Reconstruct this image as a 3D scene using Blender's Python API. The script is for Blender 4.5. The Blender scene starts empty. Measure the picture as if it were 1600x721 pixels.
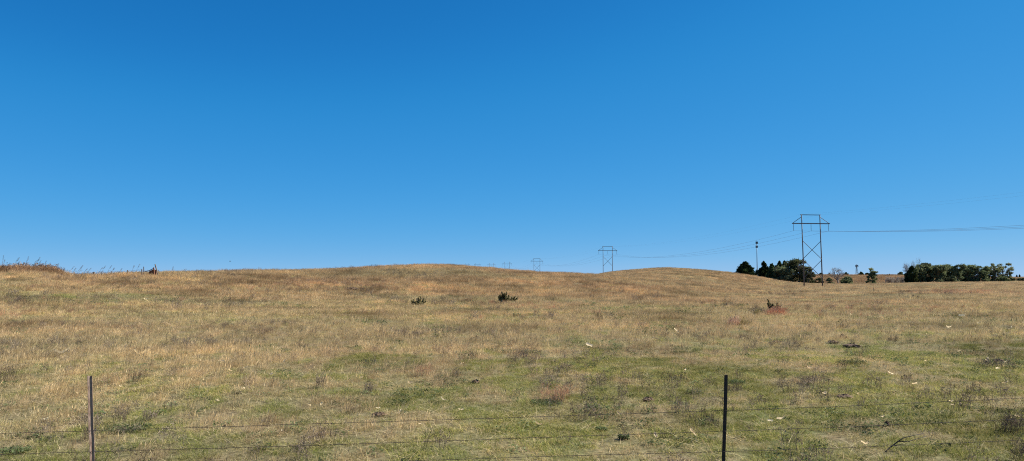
import bpy, math, random
import numpy as np
R = math.radians
rng = np.random.RandomState(7)
random.seed(7)
sc = bpy.context.scene
C = sc.collection

# ------------------------------------------------------------------ camera model
W, H, F = 1600., 721., 1160.
EYE = 2.75
PITCH = math.atan(71.5/F)
cp, sp = math.cos(PITCH), math.sin(PITCH)
def ray(px, py):
    dx = px-W/2; dy = H/2-py
    return np.array([dx, cp*F-dy*sp, sp*F+dy*cp])
def at(px, py, Y):
    """world point seen at photo pixel px,py at depth Y"""
    d = ray(px, py); d = d/d[1]*Y
    return (d[0], Y, d[2]+EYE)

# ------------------------------------------------------------------ terrain
def zi(Y, iy):               # height above the eye of a point at depth Y on image row iy
    return (432-iy)/1162.*Y
def prof(near, pts, far=None):
    a = [(8, near-0.02), (10, near), (20, near-.1), (40, near-.2)]
    a += [(Y, zi(Y, iy)) for Y, iy in pts]
    a += far or [(230, -3.0), (400, -4.0), (700, -3.0), (1500, -3), (9000, -3)]
    return a
FR = [(350, -4.2), (450, -4.0), (560, -1.6), (700, zi(700, 430)), (800, zi(800, 431)), (1000, -4), (2500, -3), (9000, -3)]
cols = {
 -500: prof(-2.95, [(65, 462), (85, 446), (102, 424), (112, 424), (140, 436)]),
 -100: prof(-2.92, [(65, 466), (82, 446), (100, 421), (110, 421.5), (140, 438)]),
 60:  prof(-2.90, [(65, 468), (82, 447), (100, 421.5), (110, 422), (140, 438)]),
 88:  prof(-2.90, [(65, 470), (82, 449), (100, 424.5), (110, 425), (140, 438)]),
 100: prof(-2.90, [(65, 471), (82, 450), (100, 432), (110, 433), (140, 440)], [(230, -3.0), (400, -3.0), (700, zi(700, 431.5)), (900, zi(900, 432)), (9000, -3)]),
 150: prof(-2.90, [(65, 473), (82, 452), (100, 432), (110, 433), (140, 440)], [(230, -3.0), (400, -3.0), (700, zi(700, 431.5)), (900, zi(900, 432)), (9000, -3)]),
 200: prof(-2.88, [(65, 474), (82, 453), (102, 429), (112, 429.5), (140, 438)]),
 300: prof(-2.86, [(65, 478), (85, 458), (112, 426.5), (125, 427.5), (160, 440)]),
 400: prof(-2.84, [(65, 480), (88, 461), (122, 423), (135, 424), (170, 438)]),
 500: prof(-2.82, [(65, 482), (90, 463), (132, 422.5), (145, 423), (185, 436)]),
 600: prof(-2.80, [(65, 483), (92, 464), (142, 418), (155, 418), (195, 432)]),
 660: prof(-2.80, [(68, 483), (95, 463), (148, 415.5), (162, 415.5), (205, 430)]),
 710: prof(-2.79, [(68, 483), (95, 463), (150, 416.5), (165, 416.5), (210, 432)]),
 760: prof(-2.79, [(68, 483), (98, 463), (152, 420.5), (167, 421), (210, 434)]),
 800: prof(-2.78, [(68, 483), (98, 464), (152, 424), (167, 424.5), (210, 437)]),
 850: prof(-2.78, [(68, 483), (100, 464), (153, 427.5), (168, 428.5), (210, 440)], [(300, -4.), (450, -3), (600, zi(600, 426.5)), (700, zi(700, 427)), (1000, -3), (9000, -3)]),
 890: prof(-2.77, [(68, 483), (100, 464), (155, 428.5), (170, 429.5), (210, 440)], [(300, -4.), (450, -2), (600, zi(600, 425.2)), (700, zi(700, 426)), (1000, -3), (9000, -3)]),
 940: prof(-2.77, [(68, 483), (102, 464), (158, 431), (180, 432), (220, 434)], [(280, zi(280, 430)), (340, zi(340, 427.5)), (370, zi(370, 428.5)), (450, -3), (1000, -3), (9000, -3)]),
 980: prof(-2.76, [(68, 483), (104, 464), (160, 436), (190, 434)], [(240, zi(240, 432)), (300, zi(300, 426)), (345, zi(345, 423)), (375, zi(375, 424)), (470, -3), (1000, -3), (9000, -3)]),
 1040: prof(-2.75, [(68, 483), (104, 465), (160, 441), (200, 437)], [(250, zi(250, 431)), (300, zi(300, 423)), (342, zi(342, 418.3)), (372, zi(372, 419.5)), (480, -3), (1000, -3), (9000, -3)]),
 1100: prof(-2.74, [(68, 483), (106, 466), (165, 445), (205, 441)], [(250, zi(250, 434)), (300, zi(300, 426)), (338, zi(338, 421.8)), (365, zi(365, 423)), (480, -3), (1000, -3), (9000, -3)]),
 1150: prof(-2.73, [(68, 483), (108, 466), (170, 449), (210, 446)], [(255, zi(255, 440)), (300, zi(300, 430.5)), (330, zi(330, 427)), (355, zi(355, 428)), (480, -3), (1000, -3), (9000, -3)]),
 1195: prof(-2.72, [(68, 483), (108, 467), (170, 452), (215, 449)], [(260, zi(260, 445)), (300, zi(300, 436.5)), (325, zi(325, 434.5)), (350, zi(350, 435.5)), (480, -4), (700, -2.5), (1000, -3), (9000, -3)]),
 1225: prof(-2.71, [(68, 483), (108, 467), (175, 453), (236, 449)], [(270, zi(270, 446)), (305, zi(305, 441.5)), (325, zi(325, 440.5)), (350, zi(350, 441.2)), (480, -4), (600, -1.0), (700, zi(700, 431)), (850, 0), (1000, -3), (9000, -3)]),
 1265: prof(-2.70, [(68, 483), (108, 467), (175, 453), (236, 448.8)], [(280, zi(280, 446.2)), (310, zi(310, 444.5)), (330, zi(330, 443.5))] + FR),
 1350: prof(-2.67, [(68, 482), (108, 466), (175, 452.5), (236, 448.5)], [(270, zi(270, 446.3)), (295, zi(295, 445.5)), (330, zi(330, 445))] + FR),
 1450: prof(-2.64, [(68, 481), (108, 465), (175, 451.5), (236, 446)], [(270, zi(270, 443.5)), (295, zi(295, 442.6)), (330, zi(330, 442.6))] + FR),
 1600: prof(-2.60, [(68, 479), (108, 463), (175, 449.5), (236, 443.5)], [(270, zi(270, 441.6)), (295, zi(295, 441.0)), (330, zi(330, 441.2)), (450, -3.6), (800, -2.0), (1400, zi(1400, 433.2)), (1800, -3), (9000, -3)]),
 2100: prof(-2.50, [(68, 478), (108, 462), (175, 447.5), (236, 442.5)], [(270, zi(270, 440.6)), (295, zi(295, 440.0)), (330, zi(330, 440.2)), (450, -3.6), (800, -2.0), (1400, zi(1400, 433.2)), (1800, -3), (9000, -3)]),
}
PX = np.arange(-500, 2101, 4.)
LY = np.linspace(math.log(8), math.log(9000), 520)
ks = sorted(cols)
ctrl = np.array([np.interp(LY, [math.log(p[0]) for p in cols[k]], [p[1] for p in cols[k]]) for k in ks])
def gsm(A, s, ax):
    n = int(3*s)+1; k = np.exp(-.5*(np.arange(-n, n+1)/s)**2); k /= k.sum()
    pad = [(0, 0), (0, 0)]; pad[ax] = (n, n)
    return np.apply_along_axis(lambda v: np.convolve(v, k, 'valid'), ax, np.pad(A, pad, mode='edge'))
ctrl = gsm(ctrl, 3.0, 1)
TAB = np.array([np.interp(PX, ks, ctrl[:, j]) for j in range(len(LY))]).T     # [px, Y]
TAB = gsm(TAB, 2.2, 0)

# cheap lattice noise ------------------------------------------------
_lat = rng.rand(256, 256)
def vnoise(x, y):
    x = np.asarray(x, float); y = np.asarray(y, float)
    xi = np.floor(x).astype(int); yi = np.floor(y).astype(int)
    fx = x-xi; fy = y-yi
    fx = fx*fx*(3-2*fx); fy = fy*fy*(3-2*fy)
    g = lambda a, b: _lat[a % 256, b % 256]
    return (g(xi, yi)*(1-fx)+g(xi+1, yi)*fx)*(1-fy)+(g(xi, yi+1)*(1-fx)+g(xi+1, yi+1)*fx)*fy
def fbm(x, y, o=4):
    s = 0; a = .5; t = 0
    for i in range(o):
        s = s+a*vnoise(x*2**i+i*17.3, y*2**i+i*9.1); t += a; a *= .55
    return s/t
def smooth(a, b, v):
    t = np.clip((v-a)/(b-a), 0, 1); return t*t*(3-2*t)

def height(x, y, micro=True):
    x = np.asarray(x, float); y = np.asarray(y, float)
    Y = np.maximum(y, 8.)
    px = np.clip(x/Y*1162+800, PX[0], PX[-1])
    fy = np.clip((np.log(Y)-LY[0])/(LY[1]-LY[0]), 0, len(LY)-1.001)
    fx = np.clip((px-PX[0])/4., 0, len(PX)-1.001)
    i = fx.astype(int); j = fy.astype(int); a = fx-i; b = fy-j
    z = TAB[i, j]*(1-a)*(1-b)+TAB[i+1, j]*a*(1-b)+TAB[i, j+1]*(1-a)*b+TAB[i+1, j+1]*a*b
    z = z+smooth(8.2, 2.5, y)*1.1*1.0
    if micro:
        m = smooth(2, 12, Y)
        z = z+m*((fbm(x*.35, y*.35, 3)-.5)*.16+(fbm(x*.08+40, y*.08, 3)-.5)*.35)
    return z+EYE
def hz(x, y): return float(height(np.array([x]), np.array([y]))[0])
def ground_hit(px, py):
    """first terrain point along the ray of a photo pixel"""
    d = ray(px, py); d = d/d[1]
    Ys = np.exp(np.linspace(math.log(8.2), math.log(1500), 6000))
    g = height(d[0]*Ys, Ys)-(EYE+d[2]*Ys)
    k = int(np.argmax(g > 0)) if (g > 0).any() else 5999
    Y = Ys[k]; return (d[0]*Y, Y, hz(d[0]*Y, Y))

# dry / green fields --------------------------------------------------
def dryness(x, y):
    """0 green .. 1 bleached dry"""
    Y = np.maximum(y, 8.); u = x/Y
    base = .53+.24*smooth(17, 36, Y)-.18*smooth(-.1, .5, u)*smooth(60, 25, Y)+.10*smooth(.0, -.5, u)
    base = base-.06*smooth(17, 11, Y)-.28*smooth(-.42, -.6, u)*smooth(55, 64, Y)*smooth(86, 76, Y)
    n = (fbm(x*.22+5, y*.13, 3)-.5)*.62+(fbm(x*1.3, y*.8+60, 3)-.5)*1.35
    return np.clip(base+n, 0, 1)
def orange(x, y):
    """share of tall orange-brown grass: the hill sides"""
    Y = np.maximum(y, 8.); u = x/Y
    hill = smooth(68, 112, Y)*smooth(.34, .18, u)
    hill2 = smooth(190, 260, Y)*smooth(.38, .30, u)
    left = smooth(30, 50, Y)*smooth(-.35, -.62, u)*.4
    n = fbm(x*.07+11, y*.05+3, 3)
    return np.clip(np.maximum(np.maximum(hill, hill2), left)*(.05+n*1.35), 0, .9)

# ------------------------------------------------------------------ materials
def newmat(name):
    m = bpy.data.materials.new(name); m.use_nodes = True
    nt = m.node_tree; nt.nodes.clear()
    out = nt.nodes.new('ShaderNodeOutputMaterial')
    return m, nt, out
def ramp(nt, fac, stops):
    r = nt.nodes.new('ShaderNodeValToRGB')
    e = r.color_ramp.elements
    while len(e) < len(stops): e.new(.5)
    for k, (p, c) in enumerate(stops):
        e[k].position = p; e[k].color = (*c, 1)
    nt.links.new(fac, r.inputs[0]); return r.outputs[0]
def mix(nt, fac, a, b, mode='MIX'):
    n = nt.nodes.new('ShaderNodeMix'); n.data_type = 'RGBA'; n.blend_type = mode
    if isinstance(fac, float): n.inputs[0].default_value = fac
    else: nt.links.new(fac, n.inputs[0])
    for s, v in ((6, a), (7, b)):
        if isinstance(v, tuple): n.inputs[s].default_value = (*v, 1)
        else: nt.links.new(v, n.inputs[s])
    return n.outputs[2]
def noise(nt, scale, detail=3, coord='pos', sx=1, sy=1):
    n = nt.nodes.new('ShaderNodeTexNoise'); n.inputs['Scale'].default_value = scale; n.inputs['Detail'].default_value = detail
    if coord == 'pos':
        g = nt.nodes.new('ShaderNodeNewGeometry'); v = g.outputs['Position']
    else:
        g = nt.nodes.new('ShaderNodeTexCoord'); v = g.outputs['Object']
    mp = nt.nodes.new('ShaderNodeMapping'); mp.inputs['Scale'].default_value = (sx, sy, 1)
    nt.links.new(v, mp.inputs[0]); nt.links.new(mp.outputs[0], n.inputs['Vector'])
    return n.outputs[0]
def maprange(nt, v, a, b, c=0., d=1.):
    m = nt.nodes.new('ShaderNodeMapRange')
    for k, x in ((1, a), (2, b), (3, c), (4, d)): m.inputs[k].default_value = x
    nt.links.new(v, m.inputs[0]); return m.outputs[0]

def blade_mat(name, stops, trans=.35, green=None, gfac=.0):
    m, nt, out = newmat(name)
    oi = nt.nodes.new('ShaderNodeObjectInfo')
    at_ = nt.nodes.new('ShaderNodeAttribute'); at_.attribute_name = 'bl'      # per-blade random
    ad = nt.nodes.new('ShaderNodeMath'); ad.operation = 'ADD'
    nt.links.new(oi.outputs['Random'], ad.inputs[0]); nt.links.new(at_.outputs['Fac'], ad.inputs[1])
    fr = nt.nodes.new('ShaderNodeMath'); fr.operation = 'FRACT'; nt.links.new(ad.outputs[0], fr.inputs[0])
    col = ramp(nt, fr.outputs[0], stops)
    n2 = noise(nt, .13, 3)
    col = mix(nt, 1., col, ramp(nt, n2, [(.34, (.60, .58, .56)), (.47, (.96, .96, .96)), (.56, (1.04, 1.03, 1.0)), (.70, (1.32, 1.26, 1.16))]), 'MULTIPLY')
    n3 = noise(nt, .05, 4, sx=.55, sy=1.3)
    col = mix(nt, 1., col, ramp(nt, n3, [(.36, (.88, .95, .88)), (.46, (1.0, 1.0, .92)), (.55, (1.04, 1.0, .92)), (.64, (1.03, .96, .90))]), 'MULTIPLY')
    wn = nt.nodes.new('ShaderNodeTexWhiteNoise'); wn.noise_dimensions = '1D'; nt.links.new(oi.outputs['Random'], wn.inputs['W'])
    col = mix(nt, 1., col, ramp(nt, wn.outputs['Value'], [(0, (.58, .56, .54)), (.5, (1.08, 1.08, 1.08)), (1, (1.38, 1.37, 1.34))]), 'MULTIPLY')
    if green:
        a2 = nt.nodes.new('ShaderNodeAttribute'); a2.attribute_type = 'INSTANCER'; a2.attribute_name = 'dry'
        f = maprange(nt, a2.outputs['Fac'], .15, .62, gfac, 0.)
        col = mix(nt, f, col, green)
    d = nt.nodes.new('ShaderNodeBsdfDiffuse'); t = nt.nodes.new('ShaderNodeBsdfTranslucent')
    nt.links.new(col, d.inputs[0]); nt.links.new(col, t.inputs[0])
    ms = nt.nodes.new('ShaderNodeMixShader'); ms.inputs[0].default_value = trans
    nt.links.new(d.outputs[0], ms.inputs[1]); nt.links.new(t.outputs[0], ms.inputs[2])
    nt.links.new(ms.outputs[0], out.inputs[0]); return m

def solid(name, c1, c2, scale=8., rough=.8, metal=0., bump=0., stretch=(1, 1)):
    m, nt, out = newmat(name)
    p = nt.nodes.new('ShaderNodeBsdfPrincipled')
    n = noise(nt, scale, 5, 'obj', *stretch)
    nt.links.new(ramp(nt, n, [(.32, c1), (.68, c2)]), p.inputs['Base Color'])
    p.inputs['Roughness'].default_value = rough; p.inputs['Metallic'].default_value = metal
    if bump:
        b = nt.nodes.new('ShaderNodeBump'); b.inputs['Strength'].default_value = bump; b.inputs['Distance'].default_value = .02
        nt.links.new(n, b.inputs['Height']); nt.links.new(b.outputs[0], p.inputs['Normal'])
    nt.links.new(p.outputs[0], out.inputs[0]); return m

M = {}
M['green'] = blade_mat('green_grass', [(0, (.12, .16, .035)), (.3, (.20, .235, .055)), (.55, (.32, .31, .09)), (.8, (.48, .41, .19)), (1, (.09, .13, .035))], .4)
M['olive'] = blade_mat('mixed_grass', [(0, (.38, .33, .11)), (.2, (.58, .44, .26)), (.4, (.22, .23, .06)), (.6, (.74, .62, .39)), (.8, (.27, .18, .10)), (1, (.44, .38, .14))], .35, (.22, .245, .055), .5)
M['dry'] = blade_mat('dry_grass', [(0, (.50, .355, .19)), (.3, (.62, .465, .275)), (.55, (.40, .27, .14)), (.8, (.74, .58, .38)), (1, (.47, .335, .18))], .35, (.22, .21, .07), .55)
M['orange'] = blade_mat('bluestem', [(0, (.42, .285, .15)), (.3, (.56, .41, .24)), (.55, (.36, .22, .12)), (.8, (.64, .50, .32)), (1, (.45, .31, .17))], .35)
M['red'] = blade_mat('red_bluestem', [(0, (.38, .19, .12)), (.3, (.50, .29, .19)), (.6, (.30, .14, .09)), (.85, (.60, .44, .31)), (1, (.40, .21, .14))], .35)
M['bank'] = blade_mat('bank_grass', [(0, (.32, .21, .12)), (.3, (.46, .32, .19)), (.6, (.24, .15, .10)), (1, (.38, .26, .15))], .35)
M['weed'] = blade_mat('weed_stems', [(0, (.17, .13, .11)), (.35, (.27, .22, .19)), (.7, (.12, .085, .065)), (1, (.20, .16, .13))], .1)
M['broad'] = blade_mat('broad_weed', [(0, (.07, .10, .04)), (.4, (.11, .145, .06)), (.75, (.18, .20, .12)), (1, (.075, .105, .045))], .3)
M['straw'] = blade_mat('straw_thatch', [(0, (.50, .40, .24)), (.4, (.66, .56, .38)), (.7, (.38, .28, .16)), (1, (.52, .42, .26))], .25)
M['cedar'] = blade_mat('cedar_foliage', [(0, (.030, .050, .022)), (.4, (.05, .075, .032)), (.75, (.075, .098, .045)), (1, (.036, .055, .026))], .25)
M['leaf'] = blade_mat('tree_leaves', [(0, (.09, .11, .055)), (.4, (.135, .155, .082)), (.75, (.20, .215, .125)), (1, (.10, .12, .062))], .35)
M['leafbrown'] = blade_mat('brown_leaves', [(0, (.15, .14, .08)), (.4, (.22, .18, .11)), (.75, (.15, .17, .08)), (1, (.25, .20, .13))], .35)
M['bark'] = solid('bark', (.09, .07, .055), (.19, .16, .13), 6, .9, bump=.4)
M['twig'] = solid('grey_twigs', (.20, .17, .15), (.34, .30, .27), 4, .9)
M['pole'] = solid('weathered_pole', (.08, .072, .07), (.16, .145, .135), 1.5, .75, stretch=(6, 6))
M['steel'] = solid('galvanised', (.14, .16, .17), (.24, .26, .27), 2, .5, .5)
M['wire'] = solid('conductor', (.22, .23, .24), (.30, .31, .32), .2, .45, .5)
M['insul'] = solid('insulator', (.12, .17, .20), (.20, .25, .28), 3, .35)
M['rustpost'] = solid('rusty_post', (.20, .115, .075), (.38, .27, .20), 14, .8, bump=.3, stretch=(3, 3))
M['darkpost'] = solid('dark_post', (.016, .012, .011), (.045, .030, .024), 14, .8, bump=.3, stretch=(3, 3))
M['barbed'] = solid('barbed_wire', (.035, .022, .016), (.08, .055, .045), 30, .8)
M['husk'] = blade_mat('pale_husk', [(0, (.58, .46, .30)), (.35, (.70, .58, .40)), (.7, (.86, .76, .58)), (1, (.62, .49, .33))], .4)
M['soil'] = solid('dug_soil', (.085, .05, .028), (.19, .125, .075), 9, 1., bump=.8)
M['log'] = solid('grey_wood', (.10, .075, .055), (.2, .16, .12), 9, .9, bump=.6)
M['rustsheet'] = solid('rusty_sheet', (.16, .065, .03), (.33, .15, .07), 2, .8)
M['bird'] = solid('feathers', (.02, .02, .02), (.05, .045, .04), 5, .8)
M['brush'] = blade_mat('grey_brush', [(0, (.30, .26, .22)), (.5, (.42, .37, .32)), (1, (.25, .21, .18))], .2)

def ground_material():
    m, nt, out = newmat('prairie_ground')
    p = nt.nodes.new('ShaderNodeBsdfPrincipled'); p.inputs['Roughness'].default_value = 1; p.inputs['Specular IOR Level'].default_value = .1
    a = nt.nodes.new('ShaderNodeAttribute'); a.attribute_name = 'dry'
    o = nt.nodes.new('ShaderNodeAttribute'); o.attribute_name = 'orange'
    far = nt.nodes.new('ShaderNodeAttribute'); far.attribute_name = 'far'
    fine = noise(nt, 9., 6)
    soilc = ramp(nt, fine, [(.3, (.085, .06, .035)), (.5, (.17, .13, .07)), (.7, (.28, .22, .13))])
    grn = ramp(nt, fine, [(.3, (.07, .075, .025)), (.6, (.13, .14, .05)), (.8, (.2, .18, .08))])
    near = mix(nt, a.outputs['Fac'], grn, soilc)
    big = noise(nt, .02, 6, sx=.45, sy=1.)
    med = noise(nt, .35, 5, sx=.5)
    farc = ramp(nt, big, [(.32, (.09, .07, .04)), (.48, (.19, .135, .085)), (.6, (.12, .08, .05)), (.75, (.24, .18, .11))])
    farc = mix(nt, .6, farc, ramp(nt, med, [(.3, (.55, .5, .45)), (.7, (1.25, 1.2, 1.1))]), 'MULTIPLY')
    nt.links.new(mix(nt, far.outputs['Fac'], near, farc), p.inputs['Base Color'])
    b = nt.nodes.new('ShaderNodeBump'); b.inputs['Strength'].default_value = .6; b.inputs['Distance'].default_value = .03
    nt.links.new(fine, b.inputs['Height']); nt.links.new(b.outputs[0], p.inputs['Normal'])
    nt.links.new(p.outputs[0], out.inputs[0]); return m
M['ground'] = ground_material()

# ------------------------------------------------------------------ object helpers
def tag(o, label=None, cat=None, group=None, kind=None):
    if label: o['label'] = label
    if cat: o['category'] = cat
    if group: o['group'] = group
    if kind: o['kind'] = kind
    return o
def link(name, me, mat=None, parent=None):
    o = bpy.data.objects.new(name, me); C.objects.link(o)
    if mat: me.materials.append(mat)
    if parent: o.parent = parent
    return o
def empty(name, loc=(0, 0, 0), rz=0):
    o = bpy.data.objects.new(name, None); C.objects.link(o); o.location = loc; o.rotation_euler = (0, 0, rz); o.empty_display_size = .3
    return o
def copy_tree(o, parent=None):
    c = o.copy(); C.objects.link(c); c.parent = parent
    for ch in list(o.children): copy_tree(ch, c)
    return c
def mesh_np(name, V, faces, attrs=None):
    me = bpy.data.meshes.new(name)
    me.from_pydata([tuple(v) for v in V], [], faces)
    for k, v in (attrs or {}).items():
        a = me.attributes.new(k, 'FLOAT', 'POINT'); a.data.foreach_set('value', np.asarray(v, np.float32))
    me.update(); return me
class MB:
    """collects tubes, boxes into one mesh"""
    def __init__(s): s.v = []; s.f = []
    def tube(s, pts, rad, n=8, cap=True):
        pts = [np.array(p, float) for p in pts]
        if not hasattr(rad, '__len__'): rad = [rad]*len(pts)
        base = len(s.v); up = None
        for k, p in enumerate(pts):
            t = pts[min(k+1, len(pts)-1)]-pts[max(k-1, 0)]; t = t/(np.linalg.norm(t)+1e-9)
            if up is None:
                up = np.cross(t, (0.13, 1, .07)); 
                if np.linalg.norm(up) < .1: up = np.cross(t, (1, 0, 0))
            up = up-t*np.dot(up, t); up = up/np.linalg.norm(up); q = np.cross(t, up)
            for j in range(n):
                a = 2*math.pi*j/n
                s.v.append(p+rad[k]*(math.cos(a)*up+math.sin(a)*q))
        for k in range(len(pts)-1):
            for j in range(n):
                a = base+k*n+j; b = base+k*n+(j+1) % n
                s.f.append((a, b, b+n, a+n))
        if cap:
            s.f.append(tuple(base+j for j in range(n))[::-1]); s.f.append(tuple(base+(len(pts)-1)*n+j for j in range(n)))
        return s
    def box(s, c, d, R3=None):
        base = len(s.v); c = np.array(c, float)
        for x, y, z in ((-1, -1, -1), (1, -1, -1), (1, 1, -1), (-1, 1, -1), (-1, -1, 1), (1, -1, 1), (1, 1, 1), (-1, 1, 1)):
            p = np.array([x*d[0]/2, y*d[1]/2, z*d[2]/2])
            if R3 is not None: p = R3 @ p
            s.v.append(c+p)
        for f in ((3, 2, 1, 0), (4, 5, 6, 7), (0, 1, 5, 4), (1, 2, 6, 5), (2, 3, 7, 6), (3, 0, 4, 7)): s.f.append(tuple(base+i for i in f))
        return s
    def prof(s, pts, sec):
        """sweep a closed section (list of x,y) up a near-vertical path"""
        base = len(s.v); n = len(sec)
        for p in pts:
            for x, y in sec: s.v.append(np.array(p)+np.array([x, y, 0]))
        for k in range(len(pts)-1):
            for j in range(n):
                a = base+k*n+j; b = base+k*n+(j+1) % n
                s.f.append((a, b, b+n, a+n))
        s.f.append(tuple(base+(len(pts)-1)*n+j for j in range(n))); s.f.append(tuple(base+j for j in range(n))[::-1])
        return s
    def build(s, name, mat, parent=None, smooth_=False):
        me = mesh_np(name, s.v, s.f)
        if smooth_: me.polygons.foreach_set('use_smooth', [True]*len(me.polygons))
        return link(name, me, mat, parent)

# ------------------------------------------------------------------ ground sheet
def build_ground():
    th = np.concatenate([np.linspace(-42, 42, 1100), np.linspace(42, 318, 170)[1:-1]])     # degrees from +Y, clockwise
    rr = np.concatenate([np.linspace(.6, 8, 14), np.exp(np.linspace(math.log(8.4), math.log(450), 420)), np.exp(np.linspace(math.log(460), math.log(9000), 80))])
    T, Rr = np.meshgrid(np.radians(th), rr)
    X = Rr*np.sin(T); Yy = Rr*np.cos(T)
    Z = height(X, Yy)
    n, m = X.shape
    V = np.stack([X.ravel(), Yy.ravel(), Z.ravel()], 1)
    V = np.vstack([V, [0, 0, hz(0, 0)]])
    i = np.arange(n-1)[:, None]; j = np.arange(m)[None, :]
    a = i*m+j; b = i*m+(j+1) % m
    Q = np.stack([a, a+m, b+m, b], -1).reshape(-1, 4)
    Q = Q[:, ::-1]
    fan = np.stack([np.full(m, n*m), (np.arange(m)+1) % m, np.arange(m)], 1)[:, ::-1]
    me = bpy.data.meshes.new('ground')
    me.vertices.add(len(V)); me.vertices.foreach_set('co', V.astype(np.float32).ravel())
    loops = np.concatenate([Q.ravel(), fan.ravel()]); me.loops.add(len(loops)); me.loops.foreach_set('vertex_index', loops.astype(np.int32))
    tot = np.concatenate([np.full(len(Q), 4), np.full(len(fan), 3)]); st = np.concatenate([[0], np.cumsum(tot)[:-1]])
    me.polygons.add(len(tot)); me.polygons.foreach_set('loop_start', st.astype(np.int32)); me.polygons.foreach_set('loop_total', tot.astype(np.int32))
    me.update(); me.validate()
    me.polygons.foreach_set('use_smooth', [True]*len(me.polygons))
    for k, v in (('dry', dryness(V[:, 0], V[:, 1])), ('orange', orange(V[:, 0], V[:, 1])), ('far', smooth(60, 260, np.hypot(V[:, 0], V[:, 1])))):
        at_ = me.attributes.new(k, 'FLOAT', 'POINT'); at_.data.foreach_set('value', np.asarray(v, np.float32))
    o = link('ground', me, M['ground'])
    nz = me.polygons[5000].normal.z
    if nz < 0: me.flip_normals()
    tag(o, 'rolling dry prairie pasture ground with low hills', 'ground', kind='structure')
build_ground()

# ------------------------------------------------------------------ tufts
def blades(n, rad, h0, h1, w, lean, leanj, seed, head=0., clump=0., flat=0., hump=0.):
    """n ribbon blades; lean = mean sideways lean (fraction of height) towards +x"""
    r = np.random.RandomState(seed)
    V = []; Fc = []; A = []
    cl = [(rad*math.sqrt(r.rand())*np.array([math.cos(t), math.sin(t)])) for t in r.rand(max(1, int(clump)))*6.283]
    for k in range(n):
        t = r.rand()*6.283; q = rad*math.sqrt(r.rand())
        p = np.array([math.cos(t)*q, math.sin(t)*q])
        if clump: p = cl[r.randint(len(cl))]+r.randn(2)*rad*.18
        h = h0+(h1-h0)*r.rand()**1.3
        h *= 1-hump*min(1., np.hypot(*p)/(rad+1e-6))**2
        l = np.array([lean+r.randn()*leanj, r.randn()*leanj])*h
        fl = flat*r.rand()
        l = l*(1+fl*2); h *= (1-fl*.8)
        az = r.rand()*6.283; wv = np.array([math.cos(az), math.sin(az), 0])*w*(.6+.8*r.rand())
        p0 = np.array([p[0], p[1], -.02]); p1 = p0+np.array([l[0]*.35, l[1]*.35, h*.58]); p2 = p0+np.array([l[0], l[1], h])
        b = len(V)
        V += [p0-wv/2, p0+wv/2, p1-wv*.4, p1+wv*.4, p2]
        Fc += [(b, b+1, b+3, b+2), (b+2, b+3, b+4)]
        a = r.rand(); A += [a]*5
        if head and r.rand() < head:
            b = len(V); hl = .09+.06*r.rand(); hw = w*2.2
            d = (p2-p1); d = d/np.linalg.norm(d); wn = wv/np.linalg.norm(wv)
            V += [p2-d*hl*.5, p2+wn*hw, p2+d*hl*.7, p2-wn*hw]; Fc += [(b, b+1, b+2, b+3)]; A += [(a+.25) % 1]*4
    return V, Fc, A
def weedmesh(n, rad, h0, h1, w, seed, lean=.15):
    """branching dead stems"""
    r = np.random.RandomState(seed); V = []; Fc = []; A = []
    def strip(p, q, w0, w1):
        az = r.rand()*6.283; wv = np.array([math.cos(az), math.sin(az), 0]); b = len(V)
        V.extend([p-wv*w0/2, p+wv*w0/2, q+wv*w1/2, q-wv*w1/2]); Fc.append((b, b+1, b+2, b+3)); A.extend([r.rand()]*4)
    for k in range(n):
        t = r.rand()*6.283; q = rad*math.sqrt(r.rand()); p = np.array([math.cos(t)*q, math.sin(t)*q, -.02])
        h = h0+(h1-h0)*r.rand(); top = p+np.array([(lean+r.randn()*.2)*h, r.randn()*.2*h, h])
        strip(p, top, w, w*.5)
        for j in range(6):
            f = .35+.6*r.rand(); s = p+(top-p)*f; e = s+np.array([r.randn()*.22+.06, r.randn()*.22, .12+.2*r.rand()])*h*.8
            strip(s, e, w*.6, w*.3)
            for i in range(2):
                g = s+(e-s)*(.5+.5*r.rand()); strip(g, g+np.array([r.randn()*.08, r.randn()*.08, .07])*h, w*1.4, w*.8)
    return V, Fc, A
def broadmesh(n, rad, s, seed):
    r = np.random.RandomState(seed); V = []; Fc = []; A = []
    for k in range(n):
        t = r.rand()*6.283; q = rad*math.sqrt(r.rand()); c = np.array([math.cos(t)*q, math.sin(t)*q, .01+r.rand()*s*1.6])
        a = r.rand()*6.283; d = np.array([math.cos(a), math.sin(a), .35*r.randn()]); e = np.array([-math.sin(a), math.cos(a), .35*r.randn()])
        L = s*(.6+.8*r.rand()); b = len(V)
        V += [c-d*L/2, c+e*L*.3, c+d*L/2+np.array([0, 0, -.2*L]), c-e*L*.3]; Fc += [(b, b+1, b+2, b+3)]; A += [r.rand()]*4
    return V, Fc, A

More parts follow.
